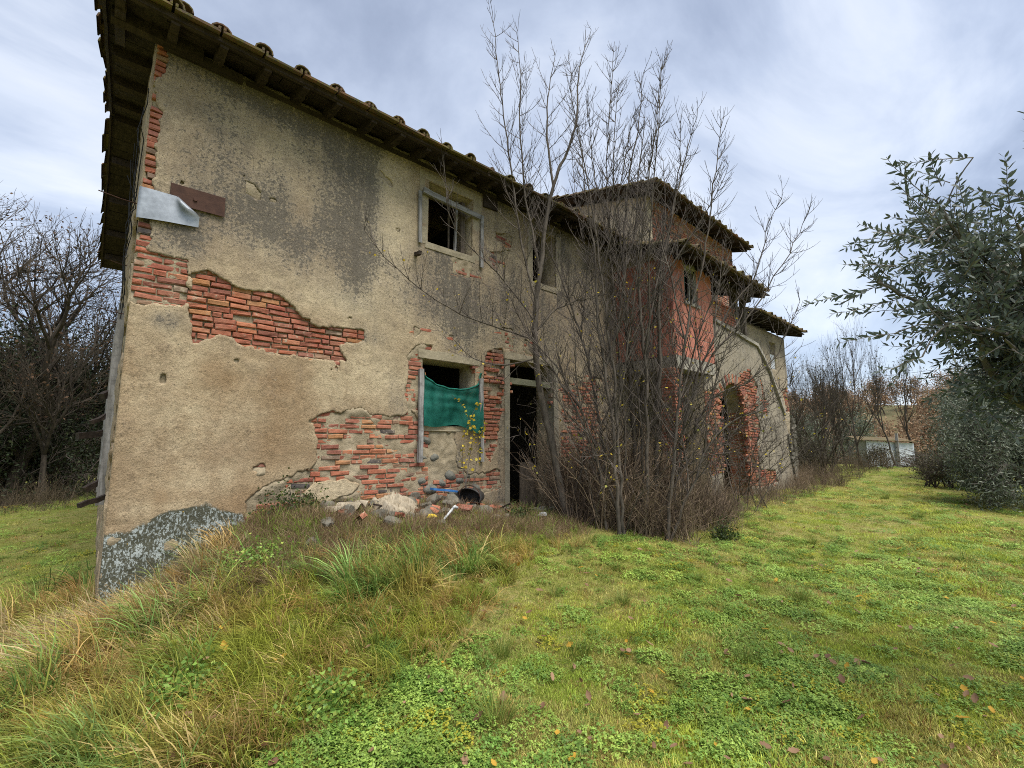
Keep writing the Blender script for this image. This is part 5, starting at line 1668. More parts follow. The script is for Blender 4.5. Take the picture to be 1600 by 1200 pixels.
def bare_trees():
    r = np.random.default_rng(401)
    t = thing('bare_tree', 'bare young tree with dark forked trunk beside the doorway', 'tree', (0, 0, 0))
    trunk = MB(); crown = MB(); tips = []
    for i, s in enumerate(TREE):
        p = smooth_path(s)
        p[1:-1] += r.normal(0, .008, p[1:-1].shape)
        if i == 0:
            rad = np.interp(np.linspace(0, 1, len(p)), [0, .3, .6, 1], [.062, .05, .03, .004]); trunk.tube(p, rad, 8)
        else:
            rad = np.linspace(.022 if i < 4 else .015, .004, len(p)); trunk.tube(p, rad, 6)
        dress(crown, p, r, .34 if i == 0 else .12, .10, 1.3 if i < 4 else .9, (.5, 1.05), .0065, .24, .09, .38, -.12, tips)
    trunk.build('trunk', M['bark'], t, True); crown.build('crown', M['twig'], t)
    V, Q = leaves_at(r, tips, 60, low=4.5); link('leaves', np_mesh('leaves', V, Q, M['yellow']), t)
    more = []
    for k, s in enumerate(THICKET + more):
        t = thing('bare_sapling', 'slender bare sapling stem in the leafless thicket before the porch', 'tree', (0, 0, 0), 'bare saplings in the thicket')
        trunk = MB(); crown = MB(); tips = []
        p = smooth_path(s); p[1:-1] += r.normal(0, .012, p[1:-1].shape)
        r0 = r.uniform(.022, .036) if k not in (2, 4) else .045
        trunk.tube(p, np.interp(np.linspace(0, 1, len(p)), [0, .5, 1], [r0, r0 * .6, .004]), 6)
        dress(crown, p, r, .16, .068, 1.2, (.5, 1.05), .0068, .24, .14, .40, -.12, tips)
        # forks that run up beside the leader
        for f in range(2):
            i0 = int(len(p) * r.uniform(.25, .6)); d = unit(unit(p[i0] - p[i0 - 1]) + perp(unit(p[i0] - p[i0 - 1]), r) * .42)
            if p[i0][1] > -.9: d[1] = -abs(d[1])
            L = (p[-1][2] - p[i0][2]) * r.uniform(.5, .82) + .2
            q = shoot(p[i0], d, L, 14, r, .45, .045)
            q[:, 1] = np.minimum(q[:, 1], -.15)
            trunk.tube(q, np.linspace(r0 * .5, .004, len(q)), 5)
            dress(crown, q, r, .15, .075, .95, (.55, 1.0), .006, .2, .12, .4, -.12, tips)
        trunk.build('trunk', M['bark'], t, True); crown.build('crown', M['twig'], t)
        V, Q = leaves_at(r, tips + [v for v in p], 16, low=4.2); link('leaves', np_mesh('leaves', V, Q, M['yellow']), t)
    # brambles: arching canes through the foot of the thicket
    for k in range(46):
        x = r.uniform(5.2, 12.0); y = r.uniform(-2.3, -1.2) if x > 8 else r.uniform(-2.1, -.7)
        if indoors(np.array(x), np.array(y)): y = -1.7
        a = r.uniform(0, 6.28); H = r.uniform(1.0, 2.4)
        b = shoot((x, y, float(ground_z(x, y)[0]) - .02), (math.cos(a) * .5, min(math.sin(a) * .5, .1), 1.0), H * 1.5, 14, r, -.32, .1)
        b[:, 1] = np.minimum(b[:, 1], -.1 if x < 8 else -1.5)
        t = thing('bramble', 'thin arching bramble cane with a few yellow leaves over the dry weeds' if k % 2 == 0 else 'thin arching leafless bramble cane over the dry weeds', 'bramble', (0, 0, 0), 'bramble canes at the foot of the house')
        c = MB(); c.tube(b, np.linspace(.009, .003, len(b)), 4); tips = []
        dress(c, b, r, .2, .12, .7, (.6, 1.1), .004, .14, .09, .1, -.1, tips)
        c.build('canes', M['twig'], t)
        if k % 2 == 0:
            V, Q = leaves_at(r, tips, 14); link('leaves', np_mesh('leaves', V, Q, M['yellow']), t)
    # vine with yellow leaves under the green net
    t = thing('yellow_vine', 'thin climbing vine with yellow leaves over the green window net', 'vine')
    c = MB(); tips = []
    for s in ([(4.05, -.25, .75), (4.0, -.14, 1.3), (4.1, -.1, 1.8), (4.3, -.12, 2.2)], [(4.0, -.2, .8), (4.15, -.13, 1.4), (4.22, -.1, 1.75), (4.0, -.12, 2.15), (3.8, -.12, 2.3)], [(4.1, -.25, .75), (4.3, -.15, 1.5), (4.42, -.12, 1.9)]):
        p = smooth_path(s, .08); c.tube(p, np.linspace(.008, .003, len(p)), 4); tips.extend(p[len(p) // 3:])
    c.build('stem', M['twig'], t)
    P = np.array(tips)
    V, Q = leaves_at(r, np.concatenate([P + np.array([0, -.03, 0]), P[P[:, 2] < 2.0]]), 120, (.045, .07)); link('leaves', np_mesh('leaves', V, Q, M['yellow']), t)


bare_trees()

# ------------------------------------------------------------------ olive trees on the right


def L2W(lat, fwd, z): return np.stack([CAM[0] + lat * RGT[0] + fwd * FWD[0], CAM[1] + lat * RGT[1] + fwd * FWD[1], z], -1)


def lance_leaf(m):
    V = [(0, 0, 0), (.28, .09, .012), (.62, .085, .012), (1, 0, -.04), (.62, -.085, .012), (.28, -.09, .012), (.3, 0, -.012), (.62, 0, -.012)]
    F = [(0, 6, 1), (1, 6, 7, 2), (2, 7, 3), (0, 5, 6), (5, 4, 7, 6), (4, 3, 7)]
    mb = MB(); mb.add(np.array(V), F)
    return mb.mesh('leaf', m)


def near_olive():
    r = np.random.default_rng(501)
    g = M['olive']
    m2 = mat_leaf('olive_single_leaf', col=(.06, .08, .048), var=.3, trans=.2, rough=.42, back=(.10, .125, .10))
    base = L2W(np.array(4.1), np.array(3.0), 0.); z0 = float(ground_z(base[0], base[1])[0])
    t = thing('olive_tree', 'near olive tree with dark narrow leaves reaching in from the edge', 'tree', (0, 0, 0))
    tr = MB(); cr = MB()
    top = L2W(np.array(3.75), np.array(2.9), 1.5)
    tr.tube(smooth_path([(base[0], base[1], z0 - .1), (base[0] - .05, base[1] + .05, .7), tuple(top)], .15), np.linspace(.16, .11, len(smooth_path([(base[0], base[1], z0 - .1), (base[0] - .05, base[1] + .05, .7), tuple(top)], .15))), 10)
    limbs = []
    for (la, f, z) in ((2.5, 2.5, 2.92), (2.3, 2.75, 2.6), (2.4, 2.45, 2.25), (2.9, 2.9, 3.15), (2.65, 2.4, 2.15), (2.95, 2.7, 2.35), (2.75, 2.55, 2.65), (3.2, 2.5, 2.75), (2.7, 2.3, 2.75), (3.3, 3.3, 3.2), (3.2, 2.2, 2.4), (2.6, 2.45, 2.45), (2.55, 2.6, 2.85), (3.0, 2.4, 2.9), (4.4, 3.2, 3.1), (4.6, 2.4, 2.7), (3.45, 2.7, 1.5)):
        e = L2W(np.array(la), np.array(f), z); mid = (top + e) / 2 + r.normal(0, .1, 3) + np.array([0, 0, .12])
        p = smooth_path([tuple(top), tuple(mid), tuple(e)], .08); p[1:] += r.normal(0, .006, p[1:].shape)
        tr.tube(p, np.linspace(.04, .006, len(p)), 6); limbs.append(p)
    tr.build('trunk', M['olivebark'], t, True)
    allP = []; allD = []; allN = []; allL = []
    far = []
    axis_fwd = np.array([FWD[0], FWD[1], 0]); axis_r = np.array([RGT[0], RGT[1], 0])

    def spray(p, d, L, keep_parts):
        b = shoot(p, d, L, max(5, int(L / .05)), r, r.uniform(-.25, .2), .06)
        cr.tube(b, np.linspace(.0035, .0012, len(b)), 3)
        s = 0
        seg = L / (len(b) - 1)
        tt = .03; q = perp(unit(b[1] - b[0]), r)
        while tt < L:
            i = min(int(tt / seg), len(b) - 2); f = tt / seg - i
            pp = b[i] * (1 - f) + b[i + 1] * f; dd = unit(b[i + 1] - b[i])
            q = unit(q - dd * (q @ dd)); q = unit(np.cross(dd, q) + r.normal(0, .2, 3)); q = unit(q - dd * (q @ dd))
            for sg in (1, -1):
                if r.random() < .12: continue
                ld = unit(dd * r.uniform(.5, 1.0) + q * sg * r.uniform(.6, 1.0) + np.array([0, 0, r.uniform(-.35, .2)]))
                nn = unit(np.cross(ld, rand_dirs(r, 1)[0]) + .0)
                l = r.uniform(.048, .074) * (1 - .3 * tt / L)
                if keep_parts: far.append((pp, ld, nn, l))
                else: allP.append(pp); allD.append(ld); allN.append(nn); allL.append(l)
            tt += r.uniform(.018, .03)
    for p in limbs:
        n = len(p)
        for i in range(int(n * .3), n):
            for k in range(int(r.integers(2, 4))):
                d = unit(unit(p[i] - p[i - 1]) * .6 + rand_dirs(r, 1)[0] - axis_r * .25)
                spray(p[i] + r.normal(0, .02, 3), d, r.uniform(.18, .42), False)
                if r.random() < .2:
                    q = shoot(p[i], d, .3, 4, r, .1, .05)
                    spray(q[-1], unit(d + rand_dirs(r, 1)[0] * .7), r.uniform(.15, .35), False)
    for (la, f, z, dl, dz, L) in ((2.62, 2.4, 3.2, -.9, .02, .42), (2.35, 2.4, 2.95, -.8, .25, .40), (2.2, 2.5, 2.6, -1, -.12, .40), (2.25, 2.5, 2.42, -.9, -.35, .5), (2.15, 2.5, 2.2, -1, -.2, .38), (2.2, 2.4, 2.05, -.9, -.1, .38), (2.3, 2.4, 2.7, -.9, .1, .45),
                                  (2.35, 2.4, 2.85, -.7, .6, .3)):
        p0 = L2W(np.array(la), np.array(f), z)
        LP = np.concatenate(limbs); q0 = LP[np.argmin(((LP - p0) ** 2).sum(1))]      # grow the twig from the nearest limb
        mid = (q0 + p0) / 2 + np.array([0, 0, .03])
        cr.tube(smooth_path([tuple(q0), tuple(mid), tuple(p0)], .05), .004, 4)
        spray(p0, axis_r * dl + np.array([0, 0, dz]) + axis_fwd * r.uniform(-.3, .3), L, True)
    kind(cr.build('twigs', M['olivebark'], t), 'stuff')
    D = np.array(allD); Nn = np.array(allN); Nn = Nn - D * (Nn * D).sum(1)[:, None]; Nn /= np.linalg.norm(Nn, axis=1)[:, None] + 1e-9
    P = np.array(allP); Ls = np.array(allL); W = Ls * r.uniform(.22, .32, len(Ls))
    up = np.cross(D, Nn)
    a = P; b = P + D * Ls[:, None] * .3 + Nn * W[:, None] * .5; c = P + D * Ls[:, None] * .68 + Nn * W[:, None] * .45; e = P + D * Ls[:, None] - up * Ls[:, None] * .06
    c2 = P + D * Ls[:, None] * .68 - Nn * W[:, None] * .45; b2 = P + D * Ls[:, None] * .3 - Nn * W[:, None] * .5
    V = np.stack([a, b, c, e, c2, b2], 1).reshape(-1, 3); k = np.arange(len(P)) * 6
    Q = np.concatenate([np.stack([k, k + 1, k + 2, k + 5], 1), np.stack([k + 5, k + 2, k + 3, k + 4], 1)])
    kind(link('crown', np_mesh('crown', V, Q, g), t), 'stuff')
    me = lance_leaf(m2)
    for (pp, ld, nn, l) in far[:300]:
        o = bpy.data.objects.new('leaf', me); COL.objects.link(o); o.parent = t
        nn = unit(nn - ld * (nn @ ld)); up = np.cross(ld, nn)
        mt = Matrix((ld * l, nn * l * 1.3, up * l)).transposed().to_4x4(); mt.translation = Vector(pp)
        o.matrix_local = mt


near_olive()


def rec_tree(mb, p, d, L, rad, depth, r, tips, spread=.6, up=.1, kids=(2, 4), sides=6, wob=.12):
    n = max(3, min(7, int(L / .25)))
    b = shoot(p, d, L, n, r, up, wob)
    mb.tube(b, np.linspace(rad, rad * .55, len(b)), max(3, sides))
    if depth == 0:
        tips.extend(b[1:]); return
    k = int(r.integers(*kids)) + 1
    for i in range(k):
        j = len(b) - 1 if i == 0 else int(r.integers(max(1, n // 3), n + 1))
        dd = unit(b[j] - b[j - 1])
        q = perp(dd, r)
        rec_tree(mb, b[j], unit(dd + q * r.uniform(.4, 1.2) * spread), L * r.uniform(.55, .85), rad * .55, depth - 1, r, tips, spread, up, kids, sides - 1, wob)


def leaf_tree(name, label, x, y, h, seed, leafm, nleaf, lsize, bark, group=None, spread=.75, up=.12, trunk_r=.12, depth=5, kids=(2, 4), clump=.12, trunk_frac=.3, aspect=.45, zoff=0, lean=(0, 0), cat='tree', stems=1, rmax=None):
    r = np.random.default_rng(seed)
    z = float(ground_z(x, y)[0]) + zoff
    t = thing(name, label, cat, (x, y, z), group)
    tr = MB(); tips = []
    for s in range(stems):
        o = np.array([r.normal(0, .15), r.normal(0, .15), -.1]) * (stems > 1)
        d = unit(np.array([lean[0] + r.normal(0, .12 + .25 * (stems > 1)), lean[1] + r.normal(0, .12 + .25 * (stems > 1)), 1]))
        rec_tree(tr, o + np.array([0, 0, -.1 if stems == 1 else 0]), d, h * trunk_frac, trunk_r, depth, r, tips, spread, up, kids, 7)
    T = np.array(tips)
    k = h / max(T[:, 2].max(), .1)
    if stems == 1:
        k = min(max(k, .6), 1.6)
    else: k = min(max(k, .6), 1.5)
    q = 1.0
    if rmax: q = min(1.0, rmax / max(np.percentile(np.hypot(T[:, 0], T[:, 1]) * k, 92), .1))
    k3 = np.array([k * q, k * q, k])
    for i in range(len(tr.v)): tr.v[i] = tr.v[i] * k3
    T = T * k3
    tr.build('trunk', bark, t)
    if nleaf:
        P = T[r.integers(0, len(T), nleaf)] + r.normal(0, clump, (nleaf, 3))
        D = rand_dirs(r, nleaf); l = r.uniform(*lsize, nleaf)
        V, Q = leaf_quads(P, D, frames(r, D), l, l * aspect, .1)
        kind(link('crown', np_mesh('crown', V, Q, leafm), t), 'stuff')
    return t


def right_side():
    def W(lat, f): p = L2W(np.array(lat), np.array(f), 0.); return p[0], p[1]
    x, y = W(14.0, 13.2); leaf_tree('olive_tree', 'grey green olive tree with low dense crown beside the brush pile', x, y, 3.3, 601, M['olivefar'], 24000, (.08, .13), M['olivebark'], None, .85, .0, .10, 5, (2, 4), .26, .24, .24, stems=3, rmax=1.5)
    x, y = W(10.9, 9.6); leaf_tree('olive_tree', 'olive tree partly behind the near branch with grey leaves', x, y, 3.1, 602, M['olivefar'], 22000, (.06, .10), M['olivebark'], None, .85, -.05, .10, 5, (2, 4), .15, .24, .24, stems=3, rmax=1.2)
    x, y = W(12.6, 10.6); leaf_tree('olive_tree', 'dark olive tree at the right edge below the near branch', x, y, 3.0, 606, M['olivefar'], 20000, (.07, .11), M['olivebark'], None, .85, -.02, .1, 5, (2, 4), .2, .24, .24, stems=3, rmax=1.6)
    x, y = W(17.6, 16.0); leaf_tree('olive_tree', 'farther olive tree with rounded grey crown behind the logs', x, y, 4.6, 603, M['olivefar'], 18000, (.10, .16), M['olivebark'], None, .8, .05, .15, 5, (2, 4), .2, .25, .26, stems=2, rmax=1.6)
    x, y = W(21.0, 18.5); leaf_tree('olive_tree', 'dark olive tree at the back of the grove by the lawn edge', x, y, 5.0, 604, M['olivefar'], 18000, (.10, .16), M['olivebark'], None, .8, .05, .15, 5, (2, 4), .22, .25, .26, stems=2, rmax=1.7)
    x, y = W(11.6, 12.6); leaf_tree('shrub', 'low brown twiggy shrub under the olive trees at the lawn edge', x, y, 1.1, 605, M['shrubleaf'], 2500, (.03, .06), M['twig'], None, .9, .1, .02, 4, (2, 4), .08, .3, .5, stems=10, cat='shrub')
    for i, (la, f, h, lab, nl) in enumerate(((17.3, 23.0, 8.2, 'tall thin bare tree with upright trunk beyond the olive grove', 150), (16.6, 24.5, 7.4, 'bare grey tree with ivy tinged twigs beyond the brush pile', 300), (15.6, 21.5, 5.6, 'small bare tree with yellowish twigs just behind the brush pile', 350),
                                             (20.5, 24.5, 8.5, 'bare tree rising over the olive crowns', 300), (23, 26, 8.0, 'bare tree with pale twigs at the edge of the olive grove', 300))):
        x, y = W(la, f); leaf_tree('bare_tree', lab, x, y, h, 620 + i, M['shrubleaf'], nl, (.06, .11), M['darkbark'], None, .5, .3, .09, 5, (2, 4), .1, .32, .5, rmax=h * .2)
    # bare shrubby trees at the end of the house
    for i, (la, f, h, lab) in enumerate(((10.9, 16.3, 5.2, 'bare many stemmed tree growing against the end of the house'), (12.2, 18.0, 5.0, 'spreading bare tree with fan of thin dark branches past the house'), (11.9, 20.5, 4.2, 'smaller bare bush behind the fan shaped tree'))):
        x, y = W(la, f); leaf_tree('bare_tree', lab, x, y, h, 640 + i, M['shrubleaf'], 150, (.04, .07), M['darkbark'], None, .55, .35, .028, 4, (2, 4), .05, .34, .5, stems=6, rmax=h * .3)
    for i, (la, f, h) in enumerate(((12.2, 19, 1.7), (13.0, 20.5, 1.5), (14.4, 22.5, 1.1), (16.0, 20.2, 1.2), (11.4, 17.4, 1.5))):
        x, y = W(la, f); leaf_tree('shrub', 'tangled dark bare shrub in the hedge beyond the lawn', x, y, h, 660 + i, M['shrubleaf'], 1400, (.04, .08), M['twig'], 'shrubs in the hedge beyond the lawn', .9, .15, .018, 4, (2, 4), .08, .3, .5, stems=9, cat='shrub')
    x, y = W(14.6, 24.0); leaf_tree('green_bush', 'yellow green leafy bush to the left of the white shed', x, y, 1.3, 670, mat_leaf('yellow_green_leaf', stops=[(0, (.14, .16, .03)), (1, (.26, .27, .06))], var=.3), 3000, (.05, .09), M['twig'], None, .9, .1, .02, 4, (2, 4), .12, .3, .5, stems=7, cat='bush')
    # grey olives and far trees beyond the crest
    for i, (la, f, h) in enumerate(((17.5, 31, 4.0), (20.0, 34, 4.2), (22.8, 35, 4.4), (25.5, 35, 4.6), (20, 40, 4.4), (24, 44, 4.8), (28, 42, 5), (33, 44, 5.5), (17, 42, 4.2))):
        x, y = W(la, f); leaf_tree('olive_tree', 'small grey olive tree beyond the crest behind the shed', x, y, h, 680 + i, M['olivefar'], 2600, (.14, .24), M['olivebark'], 'olive trees beyond the crest', .85, .05, .1, 4, (2, 4), .3, .25, .35, stems=2, rmax=1.7)
    for i in range(70):
        rr = random.Random(700 + i); la = rr.uniform(30, 110); f = rr.uniform(62, 120)
        la = f * rr.uniform(.56, 1.05)
        x, y = W(la, f)
        leaf_tree('oak_tree', 'rust brown oak on the far hillside', x, y, rr.uniform(6, 9), 700 + i, M['farleaf'], 1500, (.22, .42), M['darkbark'], 'oaks on the far hillside', .75, .12, .12, 4, (2, 4), .55, .3, .7)


right_side()


def left_wood():
    spec = [(-1.9, 13.2, 9.2, 'bare oak with a few brown leaves at the wood edge'), (-.7, 15.5, 9.5, 'crooked bare oak reaching towards the roof'), (-3.2, 17.5, 10.5, 'tall bare oak deep in the wood'), (.6, 18.5, 8.5, 'slim bare oak half behind the house'), (-2.6, 11.6, 6.5, 'low leaning oak with brown leaves over the grass'), (-5.0, 15, 10, 'broad oak with brown leaves past the frame edge'), (-1.1, 12.3, 5.5, 'thin crooked tree near the house corner')]
    for i, (x, y, h, lab) in enumerate(spec):
        leaf_tree('oak_tree', lab, x, y, h, 801 + i, M['oakleaf'], 900 if i not in (3, 6) else 350, (.05, .11), M['darkbark'], None, .78, .08, .13 if h > 7 else .07, 6, (2, 4), .13, .26, .6)
    for i, (x, y, h, lab) in enumerate(((-2.6, 16.5, 7.2, 'dark evergreen tree filling the wood under the oaks'), (-1.2, 17.5, 7.0, 'dark evergreen behind the crooked oak'), (-4.2, 14.5, 6.8, 'dense dark evergreen at the outer wood edge'), (-.5, 17.0, 6.6, 'farther dark evergreen beside the house'))):
        leaf_tree('evergreen_tree', lab, x, y, h, 821 + i, M['evergreen'], 15000, (.08, .16), M['darkbark'], None, .95, .0, .09, 5, (2, 4), .3, .22, .45, stems=3)
    for i, (x, y, h) in enumerate(((-2.2, 13.4, 3.0), (-1.3, 14.0, 3.2), (-3.0, 14.2, 3.2), (-.6, 15.0, 3.2), (-1.8, 15.3, 4.2), (-3.8, 13.0, 2.8), (-2.4, 15.0, 4.4))):
        leaf_tree('shrub', 'dark evergreen shrub in the shade under the oaks', x, y, h, 841 + i, M['evergreen'], 5000, (.06, .12), M['twig'], 'shrubs under the wood edge', .95, .05, .03, 4, (2, 4), .2, .3, .45, stems=8, cat='shrub')
    # far wood closing the gaps
    r = np.random.default_rng(870)
    n = 26000
    a = r.uniform(-14, 6, n); x = a; y = r.uniform(24, 34, n); z = ground_z(x, y) + r.random(n) ** 1.4 * (4.5 + 2.5 * fbm(x * .6, y * .1, 3, 5)) - .2
    D = rand_dirs(r, n); l = r.uniform(.15, .35, n)
    V, Q = leaf_quads(np.stack([x, y, z], 1), D, frames(r, D), l, l * .5, .1)
    kind(link('far_wood', np_mesh('far_wood', V, Q, M['evergreen'])), 'stuff')


left_wood()

# ------------------------------------------------------------------ shed, brush pile, logs


def far_things():
    s = thing('white_shed', 'small low white walled shed with a rusty roof beyond the lawn crest', 'shed', (0, 0, 0))
    A = np.array([32.2, .05]); B = np.array([34.2, -1.75]); d = unit(np.append(B - A, 0))[:2]; nrm = np.array([d[1], -d[0]]) * -1
    nrm = np.array([.93, .37])
    wall = mat_simple('pale_blue_white_paint', (.46, .52, .60), (.66, .70, .74), 2.5, .8)
    z0 = -1.2; z1 = 1.62
    def quadbox(p, q, th, za, zb, name, m, parent, zq=None):
        mb = MB(); t = np.array(nrm) * th
        V = [(*p, za), (*q, za), (*(q + t), za), (*(p + t), za), (*p, zb), (*q, zq or zb), (*(q + t), zq or zb), (*(p + t), zb)]
        mb.add(V, [(0, 3, 2, 1), (4, 5, 6, 7), (0, 1, 5, 4), (1, 2, 6, 5), (2, 3, 7, 6), (3, 0, 4, 7)])
        return mb.build(name, m, parent)
    quadbox(A, B, .12, z0, z1, 'wall', wall, s, z1 - .12)
    quadbox(A, A + nrm * 2.6, .1, z0, z1, 'side_wall', M['stonegrey'], s)
    quadbox(B, B + nrm * 2.6, .1, z0, z1 - .12, 'side_wall', M['concrete'], s)
    for i in range(9):
        a = A - d * .25 + d * i * (2.69 + .5) / 9 - nrm * .2; b = a + nrm * 3.0
        MB().beam((*a, z1 + .06 - i * .012), (*b, z1 + .30 - i * .012), .34, .03, .006, 3).build('roof_sheet', M['tile'], s)
    p = A + d * 1.72 - nrm * .12
    MB().beam((*p, -.4), (*p, 2.05), .16, .12, .006, 3).build('post', M['grey_wood'], s)
    r = np.random.default_rng(901)
    # brush pile
    b = thing('brush_pile', 'heap of cut brown branches lying right of the shed', 'brush pile', (29.0, -2.9, float(ground_z(29., -2.9)[0])))
    mb = MB()
    for k in range(420):
        x = r.normal(0, 1.5); y = r.normal(0, .8); hh = 1.0 * math.exp(-(x / 1.7) ** 2 - (y / 1.0) ** 2)
        a = r.uniform(0, 6.28); q = shoot((x, y, r.uniform(0, hh)), (math.cos(a), math.sin(a), r.uniform(-.1, .5)), r.uniform(.5, 1.6), 4, r, -.05, .15)
        mb.tube(q, np.linspace(.016, .005, 5), 3)
    mb.build('branches', M['twig'], b)
    V, Q = leaf_quads(np.stack([r.normal(0, 1.4, 900), r.normal(0, .8, 900), r.uniform(.05, .7, 900)], 1), rand_dirs(r, 900), frames(r, rand_dirs(r, 900)), r.uniform(.05, .12, 900), r.uniform(.02, .05, 900))
    kind(link('leaves', np_mesh('leaves', V, Q, M['oakleaf']), b), 'stuff')
    # crooked dark stump in front of the shed
    x, y = 28.3, -.35; z = float(ground_z(x, y)[0])
    o = MB().tube([(x, y, z - .1), (x + .02, y, z + .3), (x - .06, y + .02, z + .62), (x - .22, y + .05, z + .82)], [.10, .085, .08, .04], 8, True).build('stump', M['darkbark'], None, True)
    tag(o, 'crooked dark stump standing in front of the white shed', 'stump')
    for i, (x, y, l, a, lab) in enumerate(((18.0, -5.0, .5, .5, 'dark log lying at the right lawn edge, nearest the shed'), (17.2, -5.1, .45, 1.1, 'short dark log end beside the longer log'), (15.6, -5.6, .6, .8, 'dark log nearest the near olive branch'))):
        z = float(ground_z(x, y)[0]) + .08
        o = MB().tube([(x, y, z), (x + l / 2 * math.cos(a), y + l / 2 * math.sin(a), z + .03), (x + l * math.cos(a), y + l * math.sin(a), z)], [.1, .11, .09], 9, True).build('log', M['darkbark'], None, True)
        tag(o, lab, 'log', 'logs along the lawn edge')
    # power lines far off
    for k in range(3):
        pts = [(60 + 8 * t * .3, 40 - 60 * t, 9.0 + k * .7 - 2.0 * math.sin(math.pi * t)) for t in np.linspace(0, 1, 12)]
        tag(MB().tube(pts, .02, 3).build('power_line', M['wire']), 'thin dark power line sagging across the distant sky', 'cable', 'power lines')


far_things()


# ------------------------------------------------------------------ rubbish on the mound
def rock_mesh(seed, m, n=1):
    import bmesh
    bm = bmesh.new(); bmesh.ops.create_icosphere(bm, subdivisions=2, radius=1)
    r = np.random.default_rng(seed)
    planes = rand_dirs(r, 14); dist = r.uniform(.45, .78, 14)
    for v in bm.verts:
        p = np.array(v.co)
        for q, dd in zip(planes, dist):
            e = p @ q - dd
            if e > 0: p = p - q * e
        v.co = p * (1 + r.uniform(-.03, .03))
    me = bpy.data.meshes.new('stone'); bm.to_mesh(me); bm.free(); me.materials.append(m)
    return me


